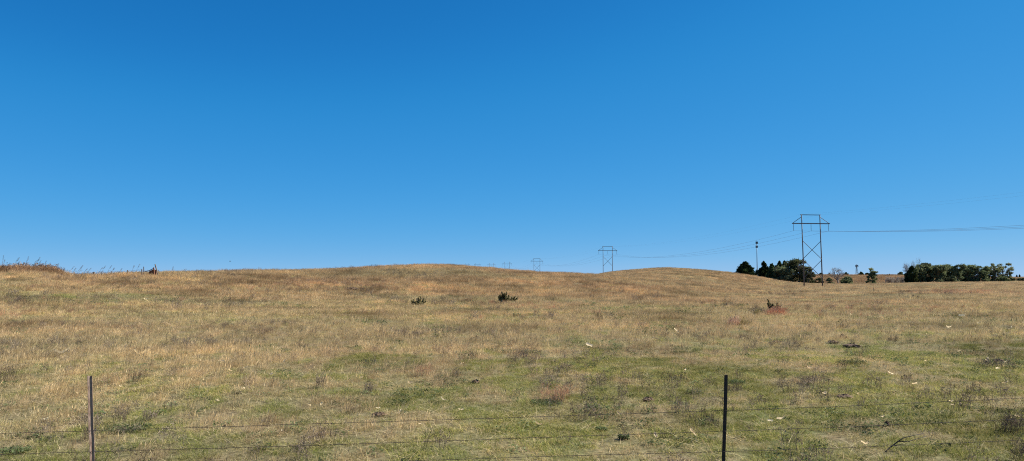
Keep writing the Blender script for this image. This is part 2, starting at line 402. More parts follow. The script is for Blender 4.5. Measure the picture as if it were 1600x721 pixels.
def proto_col(name, metas, mat):
    col = bpy.data.collections.new(name)
    for i, (V, Fc, A) in enumerate(metas):
        me = mesh_np(name, V, Fc, {'bl': A}); me.materials.append(mat)
        o = bpy.data.objects.new('%s_%02d' % (name, i), me); col.objects.link(o)
    return col
def gn_scatter(name, col, P, rot, scl, dry, label, cat, nvar):
    me = bpy.data.meshes.new(name)
    me.vertices.add(len(P)); me.vertices.foreach_set('co', P.astype(np.float32).ravel())
    def attr(nm, typ, data, key):
        a = me.attributes.new(nm, typ, 'POINT'); a.data.foreach_set(key, data)
    attr('rot', 'FLOAT_VECTOR', rot.astype(np.float32).ravel(), 'vector')
    attr('scl', 'FLOAT_VECTOR', scl.astype(np.float32).ravel(), 'vector')
    attr('dry', 'FLOAT', dry.astype(np.float32), 'value')
    attr('idx', 'INT', rng.randint(0, nvar, len(P)).astype(np.int32), 'value')
    o = link(name, me)
    ng = bpy.data.node_groups.new(name, 'GeometryNodeTree')
    ng.interface.new_socket('Geometry', in_out='INPUT', socket_type='NodeSocketGeometry')
    ng.interface.new_socket('Geometry', in_out='OUTPUT', socket_type='NodeSocketGeometry')
    N = ng.nodes; L = ng.links
    gi = N.new('NodeGroupInput'); go = N.new('NodeGroupOutput')
    ci = N.new('GeometryNodeCollectionInfo'); ci.inputs['Collection'].default_value = col
    ci.inputs['Separate Children'].default_value = True; ci.inputs['Reset Children'].default_value = True
    ip = N.new('GeometryNodeInstanceOnPoints'); ip.inputs['Pick Instance'].default_value = True
    def named(nm, typ):
        n = N.new('GeometryNodeInputNamedAttribute'); n.data_type = typ; n.inputs['Name'].default_value = nm; return n.outputs['Attribute']
    L.new(gi.outputs[0], ip.inputs['Points']); L.new(ci.outputs[0], ip.inputs['Instance'])
    L.new(named('idx', 'INT'), ip.inputs['Instance Index']); L.new(named('rot', 'FLOAT_VECTOR'), ip.inputs['Rotation']); L.new(named('scl', 'FLOAT_VECTOR'), ip.inputs['Scale'])
    L.new(ip.outputs[0], go.inputs[0])
    md = o.modifiers.new('scatter', 'NODES'); md.node_group = ng
    tag(o, label, cat, kind='stuff')
    return o

def sample(Y0, Y1, dens, U=.80, pad=2.5):
    """uniform points over the wedge the camera sees plus a margin"""
    area = U*(Y1**2-Y0**2)+2*pad*(Y1-Y0)
    n = int(area*dens)
    y = np.sqrt(Y0**2+rng.rand(n)*(Y1**2-Y0**2)); x = (rng.rand(n)*2-1)*(U*y+pad)
    return x, y
def scatter(parts, name, metas, mat, label, cat, zrot=.9, sj=.35):
    """parts: list of (x, y, scale)"""
    x = np.concatenate([p[0] for p in parts]); y = np.concatenate([p[1] for p in parts]); s = np.concatenate([p[2] for p in parts])
    z = height(x, y)
    n = len(x); print('SCATTER', name, n)
    rot = np.stack([np.zeros(n), np.zeros(n), rng.randn(n)*zrot], 1)
    sc_ = s*(1-sj/2+rng.rand(n)*sj); scl = np.stack([sc_, sc_, sc_*(.8+.4*rng.rand(n))], 1)
    col = proto_col(name+'_tufts', metas, mat)
    return gn_scatter(name, col, np.stack([x, y, z], 1), rot, scl, dryness(x, y), label, cat, len(metas))

def keep(x, y, prob):
    k = rng.rand(len(x)) < prob
    return x[k], y[k]

# short mat of mixed green/olive grass --------------------------------
def build_grass():
    ones = lambda x, s: np.full(len(x), s)
    V3 = range(5)
    # 1 short mixed grass: everywhere near
    parts = []
    x, y = sample(8.5, 26, 21); parts.append((x, y, ones(x, 1.)))
    x, y = sample(26, 50, 9); parts.append((x, y, ones(x, 1.35)))
    scatter(parts, 'mixed_short_grass', [blades(46, .17, .03, .13, .006, .12, .5, 100+i, flat=.6, clump=7) for i in V3], M['olive'],
            'short olive and straw coloured grass matting the near pasture', 'grass', 3.14)
    parts = []
    x, y = sample(50, 110, 2.2); parts.append((x, y, ones(x, 1.)))
    x, y = sample(110, 330, .35); kx = keep(x, y, smooth(-.05, .1, x/y)*.9+.1); parts.append((kx[0], kx[1], ones(kx[0], 1.5)))
    scatter(parts, 'distant_short_grass', [blades(110, .6, .06, .20, .018, .15, .4, 110+i, flat=.4) for i in V3], M['olive'],
            'short olive grass of the middle pasture', 'grass', 3.14)
    # 2 green grass in patches
    x, y = sample(8.5, 30, 26); d = dryness(x, y); x, y = keep(x, y, smooth(.62, .30, d)); parts = [(x, y, ones(x, 1.))]
    x, y = sample(30, 100, 3.5); d = dryness(x, y); x, y = keep(x, y, smooth(.5, .22, d)*.8*(1-orange(x, y))); parts.append((x, y, ones(x, 2.0)))
    scatter(parts, 'green_grass', [blades(44, .15, .04, .13, .007, .1, .5, 120+i, flat=.5) for i in V3], M['green'],
            'green grass showing in patches through the dry pasture', 'grass', 3.14)
    # 3 dry straw grass, taller, leaning with the wind
    parts = []
    x, y = sample(8.5, 30, 13); d = dryness(x, y); x, y = keep(x, y, smooth(.35, .95, d)**1.3*1.0); parts.append((x, y, (.5+.45*rng.rand(len(x)))*(.70+.35*smooth(10, 20, y))*(1-.30*smooth(-.2, .2, x/y))))
    x, y = sample(30, 75, 7); d = dryness(x, y); x, y = keep(x, y, smooth(.25, .85, d)*.8); parts.append((x, y, .65+.5*rng.rand(len(x))))
    scatter(parts, 'dry_grass', [blades(40, .20, .10, .40, .0042, .34, .30, 130+i, head=.10) for i in V3], M['dry'],
            'bleached dry grass leaning in the wind', 'grass', .7)
    parts = []
    x, y = sample(75, 170, 1.25); d = dryness(x, y); x, y = keep(x, y, smooth(.15, .7, d)*(1-.75*orange(x, y))); parts.append((x, y, .75+.4*rng.rand(len(x))))
    x, y = sample(170, 345, .40); x, y = keep(x, y, .9*(1-.6*orange(x, y))); parts.append((x, y, 1.1+.5*rng.rand(len(x))))
    scatter(parts, 'distant_dry_grass', [blades(110, .75, .14, .42, .015, .34, .28, 140+i, clump=14) for i in V3], M['dry'],
            'bleached dry grass of the far pasture', 'grass', .7)
    y = np.sqrt(400**2+rng.rand(9000)*(760**2-400**2)); x = y*(.28+.42*rng.rand(9000)); s_ = 2+1.5*rng.rand(9000)
    scatter([(x, y, s_)], 'far_slope_grass', [blades(80, .8, .12, .34, .05, .2, .25, 145+i, clump=5) for i in V3], M['bank'],
            'brown grass on the far ridge slope', 'grass', 3)
    # 4 orange-brown tall grass of the hill
    x, y = sample(30, 75, .9); x, y = keep(x, y, orange(x, y)+.10*smooth(.5, .8, fbm(x*.12+7, y*.12, 3))); parts = [(x, y, .55+.3*rng.rand(len(x)))]
    x, y = sample(75, 175, 1.7); x, y = keep(x, y, orange(x, y)); parts.append((x, y, .75+.5*rng.rand(len(x))))
    x, y = sample(175, 370, .45, U=.45); x, y = keep(x, y, orange(x, y)); parts.append((x, y, 1.0+.4*rng.rand(len(x))))
    scatter(parts, 'tall_brown_grass', [blades(120, .65, .18, .56, .014, .32, .26, 150+i, clump=14) for i in V3], M['orange'],
            'tall orange brown grass covering the hill', 'grass', .7)
    n = 700; bx = rng.rand(n)*33-92+rng.rand(n)*4; by = 96+rng.rand(n)*9; kk = bx/by > -.78
    bx = bx[kk]; by = by[kk]; kk = (bx/by*1162+800) < 93+rng.randn(len(bx))*3; parts = [(bx[kk], by[kk], .8+.5*rng.rand(kk.sum()))]
    scatter(parts, 'bank_grass', [blades(70, .45, .3, .75, .018, .3, .2, 155+i, head=.3) for i in V3], M['bank'],
            'tall dark brown grass standing on the left bank', 'grass', .6)
    pxs = 93+rng.rand(1100)*850; by = np.interp(pxs, [93, 200, 300, 400, 500, 600, 700, 800, 900, 950], [99, 101, 111, 122, 132, 142, 150, 152, 155, 158])+rng.randn(1100)*2.5; bx = (pxs-800)/1162*by
    scatter([(bx, by, (.45+.5*rng.rand(1100))*(.75+.25*smooth(300, 200, pxs)))], 'skyline_grass', [blades(60, .5, .3, .8, .014, .36, .25, 158+i, head=.4, clump=8) for i in V3], M['dry'],
            'ragged straw grass along the hill skyline', 'grass', .5)
    # red bluestem strip at right
    n = 260; pr = [ground_hit(1495+rng.randn()*45, 457+rng.randn()*2.2) for _ in range(n)]
    x = np.array([p[0] for p in pr]); y = np.array([p[1] for p in pr]); parts = [(x, y, .6+.5*rng.rand(n))]
    x, y = sample(45, 170, .5); x, y = keep(x, y, smooth(.60, .78, fbm(x*.06+31, y*.04+8, 3))*.8); parts.append((x, y, .5+.4*rng.rand(len(x))))
    scatter(parts, 'red_grass', [blades(70, .5, .2, .55, .018, .28, .2, 160+i, clump=6) for i in V3], M['red'],
            'reddish grass in streaks across the pasture', 'grass', .6)
    # 5 grey purple dead weeds
    f = lambda x, y: smooth(.52, .72, fbm(x*.22+71, y*.13+20, 3))
    x, y = sample(8.5, 45, 3.2); x, y = keep(x, y, f(x, y)*.85+.07); parts = [(x, y, .5+.8*rng.rand(len(x)))]
    x, y = sample(45, 150, .30); x, y = keep(x, y, f(x*.5, y*.5)); parts.append((x, y, 1.2+1.2*rng.rand(len(x))))
    scatter(parts, 'dead_weeds', [weedmesh(9, .13, .14, .32, .006, 170+i) for i in V3], M['weed'],
            'grey and purplish dead weed stems among the grass', 'weeds', 2)
    # 6 green broad leaved weeds
    f = lambda x, y: smooth(.58, .72, fbm(x*.5+17, y*.35+90, 3))
    x, y = sample(8.5, 32, 11); x, y = keep(x, y, f(x, y)*.7+.07); parts = [(x, y, .7+.6*rng.rand(len(x)))]
    x, y = sample(32, 100, .7); x, y = keep(x, y, f(x*.5, y*.5)*.6); parts.append((x, y, 2+rng.rand(len(x))))
    scatter(parts, 'green_weeds', [broadmesh(34, .15, .045, 180+i) for i in V3], M['broad'],
            'low dark green leafy weeds', 'weeds', 3)
    # 7 lying straw
    x, y = sample(8.5, 32, 13); parts = [(x, y, .6+.6*rng.rand(len(x)))]
    scatter(parts, 'loose_straw', [blades(12, .2, .03, .16, .006, .1, 1.4, 190+i, flat=1.) for i in V3], M['straw'],
            'loose pale straw lying on the grass', 'straw', 3)
build_grass()

# ------------------------------------------------------------------ near barbed wire fence
def near_fence():
    FY = 9.0
    root = empty('barbed_wire_fence', (at(800, 721, FY)[0], FY, hz(0, FY)))
    tag(root, 'low rusty barbed wire fence with two steel posts crossing the foreground', 'fence')
    bx, by, bz = root.location
    loc = lambda p: (p[0]-bx, p[1]-by, p[2]-bz)
    # left post: sheet steel angle, kinked, pale rusty face and dark edge
    L = [at(141.4, 587.5, FY), at(142.6, 632, FY), at(143.4, 668, FY), at(145.0, 690, FY), at(145.6, 722, FY), at(146.6, 790, FY)]
    L = [loc(p) for p in L][::-1]
    m = MB(); sec = [(-.027, -.021), (.0, .0), (.019, .0), (.019, .004), (-.002, .004), (-.030, -.018)]
    m.prof(L, sec); lp = m.build('post', M['rustpost'], root); lp['label'] = 'rusty brown bent steel post'
    tie = MB()
    R_ = [at(1134.3, 586.5, FY), at(1133.2, 630, FY), at(1131.6, 680, FY), at(1130.2, 722, FY), at(1128.6, 790, FY)]
    R_ = [loc(p) for p in R_][::-1]
    m = MB(); s = .0205
    m.prof(R_, [(-s, -.008), (s, -.008), (s, -.002), (.004, 0), (.003, .034), (-.003, .034), (-.004, 0), (-s, -.002)])
    for k in range(24):                                       # studs on the face of the post
        f = k/23.; i = f*(len(R_)-1); a = int(min(i, len(R_)-2)); q = np.array(R_[a])*(1-(i-a))+np.array(R_[a+1])*(i-a)
        m.box((q[0], q[1]-.011, q[2]), (.014, .008, .016))
    rp = m.build('post', M['darkpost'], root); rp['label'] = 'straight dark steel post'
    # posts just outside the frame that carry the wire ends
    for x, sx in ((-430, -.03), (2120, .03)):
        g = at(x, 700, FY); b0 = hz(g[0], FY)
        m = MB(); m.prof([loc((g[0], FY, b0-.3)), loc((g[0]+sx, FY, b0+1.4))], [(-s, -.008), (s, -.008), (s, -.002), (.004, 0), (.003, .034), (-.003, .034), (-.004, 0), (-s, -.002)])
        m.build('post', M['darkpost'], root)
    # strands
    strands = [[(-430, 689), (0, 677.5), (143.6, 673.3), (480, 663), (800, 652.8), (1131, 641.8), (1330, 634.5), (1600, 622), (2120, 600)],
               [(-430, 722), (0, 710.5), (144.9, 706.3), (480, 696.5), (800, 685.5), (1130, 674.2), (1330, 667), (1600, 655), (2120, 634)],
               [(-430, 757), (0, 744), (146, 740), (600, 721.8), (840, 713.5), (1130, 706.0), (1330, 699.5), (1600, 688), (2120, 668)],
               [(-430, 792), (0, 779), (146, 775), (600, 757), (840, 749), (1130, 741), (1330, 735), (1600, 723), (2120, 702)]]
    r = np.random.RandomState(3)
    for st in strands:
        P = [np.array(at(px, py, FY-.016)) for px, py in st]
        xs = [p[0] for p in P]; zs = [p[2] for p in P]
        X = np.arange(xs[0], xs[-1], .012); Z = np.interp(X, xs, zs)
        k = np.hanning(60); k /= k.sum(); Zs = np.convolve(np.pad(Z, 30, mode='edge'), k, 'same')[30:-30]
        wob = np.convolve(r.randn(len(X)+80), np.hanning(40)/20, 'same')[40:-40]*.006
        m = MB()
        for ph in (0, math.pi):                               # two wires twisted round each other
            pts = [(X[i]-bx, FY-.016+.0016*math.sin(X[i]*90+ph)-by, Zs[i]+wob[i]+.0016*math.cos(X[i]*90+ph)-bz) for i in range(0, len(X), 2)]
            m.tube(pts, .0019, 4)
        x = X[0]+.05                                          # barbs belong to the strand
        while x < X[-1]:
            z = float(np.interp(x, X, Zs+wob)); c = np.array([x-bx, FY-.016-by, z-bz]); a = r.rand()*3.14
            for q in range(2):
                d = np.array([.3*(1 if q else -1), math.cos(a+q*1.5), math.sin(a+q*1.5)]); d /= np.linalg.norm(d)
                m.tube([c-d*.013+np.array([q*.006, 0, 0]), c+d*.013+np.array([q*.006, 0, 0])], [.0007, .0011], 4)
            m.tube([c-np.array([.005, 0, 0]), c+np.array([.009, 0, 0])], .0032, 6)
            x += .105+r.rand()*.03
        m.build('wire_strand', M['barbed'], root)
    # wire ties round the posts
    for px, pys in ((144.2, (673.3, 706.3)), (1130.8, (641.8, 674.2, 706.0))):
        for py in pys:
            c = np.array(loc(at(px, py, FY-.012))); m = MB()
            m.tube([c+np.array([.024*math.cos(t)*1.15, .024*math.sin(t)+.014, .012*math.sin(t*1.0)+.006*math.cos(2*t)]) for t in np.linspace(0, 6.283, 17)], .0016, 5)
            if px < 500: m.tube([c+np.array([.02, -.008, .0]), c+np.array([.05, -.01, .012]), c+np.array([.085, -.004, .004])], .0016, 5)
            m.build('wire_tie', M['steel'] if px < 500 else M['barbed'], root)
near_fence()

# ------------------------------------------------------------------ transmission line
LD = np.array([-33., 245.]); LD /= np.linalg.norm(LD)            # line direction
ROT = math.atan2(-LD[0], LD[1])
POS = [(129.0, -9.0)]+[(127.9-.137*y, y) for y in (236, 481, 750, 980, 1169, 1414, 1667)]
HT, XA, WC, SP, INS = 23.1, 20.2, 12.6, 6.2, 2.15
def tower(i, x, y, base, label):
    t = empty('transmission_tower', (x, y, base), ROT)
    tag(t, label, 'pylon', 'H-frame transmission towers along the power line')
    lean = -.35 if i == 1 else 0.
    pr = [.20, .17, .14] if i < 4 else [.19, .17, .15]
    for s in (-1, 1):
        MB().tube([(s*SP/2, 0, -1.5), (s*SP/2+lean*.5, 0, HT*.5), (s*SP/2+lean*1.0, 0, HT)], pr, 10).build('pole', M['pole'], t, True)
    ox = lambda z: lean*z/HT
    m = MB(); m.box((ox(XA), .24, XA), (WC, .14, .26)); m.box((ox(XA), -.24, XA), (WC, .14, .26)); m.build('crossarm', M['pole'], t)
    if i < 4:
        MB().box((ox(HT), .20, HT-.12), (SP+.7, .14, .22)).build('top_beam', M['pole'], t)
    for s in (-1, 1):
        MB().tube([(s*(WC/2-.15)+ox(XA), .0, XA+.12), (s*SP/2+ox(HT), .0, HT-.75)], .085, 6).build('brace', M['pole'], t)
    xs = [(14.6, 8.8), (8.5, 2.8)] if i == 1 else [(16.4, 10.2)]
    if i >= 4: xs = [(15.8, 9.5)]
    if i == 0: xs = [(14.6, 8.8), (8.5, 2.8)]
    for a, b in xs:
        for s in (-1, 1):
            MB().tube([(-SP/2+ox(a), -.22*s, a if s > 0 else b), (SP/2+ox(b), -.22*s, b if s > 0 else a)], .085, 6).build('brace', M['pole'], t)
    for q in (-1, 0, 1):
        m = MB(); cx = q*(WC/2-.35)+ox(XA); z = XA-.17
        m.tube([(cx, 0, z), (cx, 0, z-INS)], .05, 6)
        for k in range(12): m.tube([(cx, 0, z-.16-k*.155), (cx, 0, z-.21-k*.155)], [.13, .05], 8)
        m.build('insulator', M['insul'], t)
    return t
BASES = []
tl = ['', 'big wooden H-frame power pylon with two X braces standing before the tree clump',
      'medium H-frame power pylon with one X brace showing above the saddle between the two hills',
      'small H-frame pylon with a top beam whose foot is hidden by the hill',
      'first tiny H-frame pylon left of the one with the top beam',
      'second tiny H-frame pylon showing above the brown hill crest',
      'faint far H-frame pylon just above the hill crest, second from the end of the line',
      'farthest and faintest H-frame pylon, last of the line above the hill crest']
tl[0] = 'H-frame power pylon beside the viewpoint carrying the near end of the wires'
# heights of the tower tops read off the picture
tops = {1: 335.2, 2: 385.0, 3: 404.0, 4: 409.3, 5: 411.3, 6: 411.4, 7: 411.6}
for i, (x, y) in enumerate(POS):
    b = EYE-3.3 if i == 0 else EYE+zi(y, tops[i])-HT
    if i in (1, 2, 3): pass
    BASES.append(b)
    tower(i, x, y, b, tl[i])
side = np.array([math.cos(ROT), math.sin(ROT)])
def line(name, off, zt, sag, rad, label, group):
    m = MB(); last = len(POS)-1; pts = []
    for i in range(last):
        a = np.array(POS[i]); b = np.array(POS[i+1]); oa = ((-.35*zt/HT) if i == 1 else 0); ob = ((-.35*zt/HT) if i+1 == 1 else 0)
        pa = a+side*(off+oa); pb = b+side*(off+ob); n = 40
        for k in range(n+(1 if i == last-1 else 0)):
            t = k/n; p = pa*(1-t)+pb*t; z = (BASES[i]+zt)*(1-t)+(BASES[i+1]+zt)*t-4*sag*t*(1-t)
            pts.append((p[0], p[1], z))
    m.tube(pts, rad, 5); o = m.build(name, M['wire'], None, True); tag(o, label, 'cable', group)
G = 'overhead wires of the power line'
line('power_cable', -(WC/2-.35), XA-.17-INS, 4.75, .021, 'power cable hung from the left end insulator of each pylon crossarm', G)
line('power_cable', 0., XA-.17-INS, 4.75, .021, 'power cable hung from the middle insulator of each pylon crossarm', G)
line('power_cable', WC/2-.35, XA-.17-INS, 4.75, .021, 'power cable hung from the right end insulator of each pylon crossarm', G)
line('ground_wire', -SP/2, HT, 2.9, .006, 'thin ground wire strung over the left pole tops of the pylons', G)
line('ground_wire', SP/2, HT, 2.9, .006, 'thin ground wire strung over the right pole tops of the pylons', G)

# ------------------------------------------------------------------ antenna mast and windpump
def mast():
    Y = 620.; x, y, z = at(1183.4, 437, Y); top = at(1182.2, 375.5, Y)
    t = empty('antenna_mast', (x, y, z)); tag(t, 'slender mobile phone mast with two antenna rings rising behind the trees', 'mast')
    h = top[2]-z; dx = top[0]-x
    MB().tube([(0, 0, -2), (dx*.5, 0, h*.5), (dx*.9, 0, h*.93)], [.42, .30, .22], 8).build('pole', M['steel'], t, True)
    MB().tube([(dx*.9, 0, h*.9), (dx, 0, h)], .06, 6).build('whip_antenna', M['steel'], t)
    for yy in (379.6, 385.8):
        q = at(1182.4, yy, Y); m = MB()
        for k in range(6):
            a = k*math.pi/3+.3; m.box((q[0]-x+.75*math.cos(a), .75*math.sin(a), q[2]-z), (.42, .30, 1.9))
            m.tube([(q[0]-x, 0, q[2]-z), (q[0]-x+.75*math.cos(a), .75*math.sin(a), q[2]-z)], .07, 4)
        m.build('antenna_array', M['darkpost'], t)
mast()
def windpump():
    Y = 690.; x, y, z = at(1339.2, 430.5, Y); hub = at(1338.2, 416.0, Y); h = hub[2]-z; dx = hub[0]-x
    z0 = min(z, hz(x, Y)); t = empty('windpump', (x, y, z0)); h = hub[2]-z0
    tag(t, 'small farm windpump on a lattice tower on the far ridge', 'windpump')
    m = MB()
    for sx in (-1, 1):
        for sy in (-1, 1): m.tube([(sx*1.1, sy*1.1, -.5), (dx+sx*.18, sy*.18, h)], .10, 5)
    for k in range(5):
        f0, f1 = k/5, (k+1)/5; r0 = 1.1*(1-f0)+.18*f0; r1 = 1.1*(1-f1)+.18*f1
        for sy in (-1, 1):
            m.tube([(-r0+dx*f0, sy*r0, h*f0), (r1+dx*f1, sy*r1, h*f1)], .06, 4); m.tube([(r0+dx*f0, sy*r0, h*f0), (-r1+dx*f1, sy*r1, h*f1)], .06, 4)
    m.build('lattice_tower', M['steel'], t)
    m = MB()
    for k in range(16):
        a = k*math.pi/8; c, s = math.cos(a), math.sin(a)
        b = len(m.v); n = np.array([c, 0, s]); tt = np.array([-s, .35, c])*.20
        for rr, w in ((.35, .5), (1.35, 1.0)):
            for e in (-1, 1): m.v.append(np.array([dx, -.45, h])+n*rr+tt*w*e)
        m.f.append((b, b+1, b+3, b+2))
    m.tube([(dx+1.38*math.cos(a), -.45, h+1.38*math.sin(a)) for a in np.linspace(0, 6.283, 25)], .05, 4)
    m.tube([(dx, -.6, h), (dx, .4, h)], .2, 6)
    m.build('wheel', M['steel'], t)
    m = MB(); m.tube([(dx, .3, h), (dx+1.5, .9, h)], .06, 4)
    m.box((dx+1.9, 1.05, h), (1.1, .05, .8)); m.build('tail_vane', M['steel'], t)
windpump()

# ------------------------------------------------------------------ trees
def limb_mb(mb, p, d, L, r, depth, rs, spread=.55, up=.15, tips=None, seg=3):
    r = max(r, .024); pts = [p]; rad = [r]; q = np.array(p, float); dd = np.array(d, float)
    for k in range(seg):
        dd = dd+rs.randn(3)*.16+np.array([0, 0, up*.3]); dd /= np.linalg.norm(dd)
        q = q+dd*L/seg; pts.append(q.copy()); rad.append(r*(1-.45*(k+1)/seg))
    mb.tube(pts, rad, 5 if depth > 1 else 4, cap=False)
    if tips is not None and depth <= 1: tips.append(q.copy())
    if depth > 0:
        for k in range(rs.randint(2, 5)):
            f = .45+.55*rs.rand(); i = int(f*(len(pts)-1)); s = pts[i]
            nd = dd+rs.randn(3)*spread+np.array([0, 0, up]); nd /= np.linalg.norm(nd)
            limb_mb(mb, s, nd, L*(.55+.25*rs.rand()), rad[i]*.58, depth-1, rs, spread, up, tips, 2)
def leaf_cloud(clumps, per, size, rs, elong=1., up=0.):
    """many small leaf faces spread through uneven clumps: list of (centre, radii)"""
    V = []; Fc = []; A = []
    for c, rad in clumps:
        sh = rs.rand()*.5
        n = int(per*(.6+.8*rs.rand()))
        for k in range(n):
            d = rs.randn(3); d /= np.linalg.norm(d); d = d*rs.rand()**.42*(1+.22*rs.randn()); p = np.array(c)+d*np.array(rad)
            a = rs.randn(3); a[2] += up; a /= np.linalg.norm(a); b = np.cross(a, rs.randn(3)); b /= np.linalg.norm(b)
            s = size*(.5+rs.rand()); i = len(V)
            V += [p-a*s*elong/2, p+b*s/2, p+a*s*elong/2, p-b*s*.4]; Fc.append((i, i+1, i+2, i+3)); A += [(sh+rs.rand()*.5) % 1]*4
    return V, Fc, A
def tree(kind, px0, px1, ytop, ybase, Y, label, group=None, seed=1, name=None, dense=1., cat='tree', low=False):
    """kinds: cedar, broad, bare, bush, thicket; extents read from the photograph, real size at depth Y"""
    rs = np.random.RandomState(seed)
    x, _, z = at((px0+px1)/2, ybase, Y); g = hz(x, Y)
    w = (px1-px0)/1162.*Y; top = at((px0+px1)/2, ytop, Y)[2]; z = min(z, g)
    h = top-z
    t = empty(name or {'cedar': 'cedar_tree', 'broad': 'broadleaf_tree', 'bare': 'bare_tree', 'bush': 'bush', 'thicket': 'brush_thicket'}[kind], (x, Y, z))
    tag(t, label, cat, group)
    mb = MB(); tips = []
    if kind == 'cedar':
        mb.tube([(0, 0, -.3), (rs.randn()*.05*w, 0, h*.5), (0, 0, h*.93)], [.035*h+.03, .022*h, .01], 6)
        cl = []
        nc = int(46*dense)
        for k in range(nc):
            f = rs.rand()**1.15; prof_ = (1-f**2.3)**.75*(.80+.2*min(1, f*6)); a = rs.rand()*6.283; rr = w/2*prof_*math.sqrt(.15+.85*rs.rand())*.80
            s = w*.15*(1.1-.45*f)
            cl.append(((rr*math.cos(a), rr*math.sin(a)*.9, h*(.07+.83*f)), (s, s, s*1.15)))
            if rs.rand() < .35: mb.tube([(0, 0, h*(.05+.7*f)), (rr*math.cos(a), rr*math.sin(a), h*(.10+.8*f))], [.012*h, .005*h], 4, cap=False)
        for k in range(4): cl.append(((rs.randn()*w*.04, rs.randn()*w*.04, h*(.90+.025*k)), (w*.05, w*.05, h*.07)))
        V, Fc, A = leaf_cloud(cl, 120, .055*w+.10, rs, 1.6, .8); mat = M['cedar']
    elif kind in ('broad', 'brown'):
        for k in range(rs.randint(1, 3)+1):
            limb_mb(mb, np.array([rs.randn()*w*.05, rs.randn()*w*.05, -.3]), np.array([rs.randn()*.25, rs.randn()*.25, 1.]), h*.45, .028*h, 3, rs, .55, .22, tips)
        cl = []; lob = [(rs.randn()*.22*w, rs.randn()*.2*w, (.55+.3*rs.rand())*h, (.26+.14*rs.rand())*w) for _ in range(5)]
        for k in range(int(46*dense)):
            a = rs.rand()*6.283
            if low and k % 2:
                f = rs.rand(); rr = w/2*(.95-.25*f)*math.sqrt(rs.rand()); c = (rr*math.cos(a), rr*math.sin(a), h*(.04+.60*f))
            else:
                lo = lob[k % 5]; q = rs.randn(3); q /= np.linalg.norm(q); q = q*rs.rand()**.4*.72
                c = (lo[0]+q[0]*lo[3], lo[1]+q[1]*lo[3], min(h*.90, lo[2]+q[2]*min(lo[3], h*.34)))
            s = w*(.055+.075*rs.rand()); s = min(s, .16*h); cl.append((c, (s*1.25, s*1.25, s*.9)))
        cl = [((max(-w*.46, min(w*.46, c[0])), c[1], c[2]), q) for c, q in cl]
        V, Fc, A = leaf_cloud(cl, 75, .028*w+.16, rs, 1.4); mat = M['leaf']
    elif kind == 'bush':
        limb_mb(mb, np.array([0, 0, -.1]), np.array([0, 0, 1.]), h*.5, .03*h, 2, rs, .7, .2, tips)
        cl = []
        for k in range(int(26*dense)):
            a = rs.rand()*6.283; f = rs.rand(); rr = w/2*math.sqrt(max(0, 1-f*f))*math.sqrt(rs.rand())*.92; s = w*.09*(.7+.6*rs.rand())
            cl.append(((rr*math.cos(a), rr*math.sin(a), h*(.06+.84*f)), (s*1.3, s*1.3, min(s, h*.16))))
        V, Fc, A = leaf_cloud(cl, 90, .04*w+.10, rs, 1.4, .3); mat = M['leaf']
    elif kind == 'thicket':
        for k in range(26):
            p = np.array([(rs.rand()-.5)*w, (rs.rand()-.5)*w*.5, -.2]); limb_mb(mb, p, np.array([rs.randn()*.15, rs.randn()*.15, 1.]), h*(.7+.35*rs.rand()), .035, 1, rs, .3, .5, tips, 2)
        V, Fc, A = leaf_cloud([((((rs.rand()-.5)*w, (rs.rand()-.5)*w*.5, h*(.25+.5*rs.rand()))), (w*.12, w*.1, h*.22)) for k in range(26)], 40, .16, rs, 2.5, 2.); mat = M['brush']
    else:
        mb.tube([(0, 0, -.3), (.02*w, 0, h*.14), (-.02*w, 0, h*.30)], [.036*h, .030*h, .026*h], 7)
        for q_ in range(9):
            a_ = q_*2.4+rs.rand(); tl_ = .35+.85*rs.rand()
            limb_mb(mb, np.array([-.01*w, 0, h*(.17+.13*rs.rand())]), np.array([math.cos(a_)*tl_, math.sin(a_)*tl_, .9]), h*(.34+.14*rs.rand()), .015*h, 3, rs, .55, .10, tips)
        V = None
    # fit the limbs to the measured size
    vv = np.array(mb.v); 
    if kind not in ('cedar',):
        if kind == 'bare': vv[:, 0] -= (vv[:, 0].max()+vv[:, 0].min())/2*np.clip(vv[:, 2]/vv[:, 2].max()*2, 0, 1)
        k = h*(1. if kind in ('bare', 'thicket') else .88)/max(.1, vv[:, 2].max()); kx = min(2.5, (w*(.5 if kind in ('bare', 'thicket') else .42))/max(.1, np.abs(vv[:, 0]).max()))
        vv = vv*np.array([kx, kx, k]); mb.v = list(vv)
    mb.build('trunk' if kind not in ('thicket',) else 'stems', M['twig'] if kind in ('bare', 'thicket') else M['bark'], t)
    if V is not None:
        me = mesh_np('crown', V, Fc, {'bl': A}); link('crown', me, mat, t)
    return t

T = tree
G1 = 'trees of the clump behind the big pylon'
T('cedar', 1149.5, 1178.5, 410.5, 428.5, 334, 'dark rounded cedar standing alone on the hill slope, first left of the mast', G1, 11)
T('cedar', 1184, 1204, 409.5, 436, 338, 'pointed dark cedar at the left end of the tree clump just right of the mast', G1, 12)
T('bush', 1176, 1190, 422.5, 432, 338, 'low dark bush between the lone cedar and the clump', G1, 13, cat='bush')
T('cedar', 1197, 1216, 413, 439, 334, 'dark cedar on the shaded slope, second tree of the clump', G1, 14)
T('cedar', 1207, 1230, 409.5, 440, 345, 'dark cedar with spiky top behind the middle of the clump', G1, 15)
T('broad', 1203, 1238, 413, 440.5, 329, 'wide grey green tree with low dark crown in the middle of the clump', G1, 16, dense=1.9, low=True)
T('cedar', 1216, 1236, 409, 440, 352, 'dark cedar whose tip shows left of the tallest tree', G1, 17)
T('broad', 1228, 1264, 404.8, 441.5, 331, 'tallest leafy tree of the clump right behind the left pylon pole', G1, 18, dense=2.0, low=True)
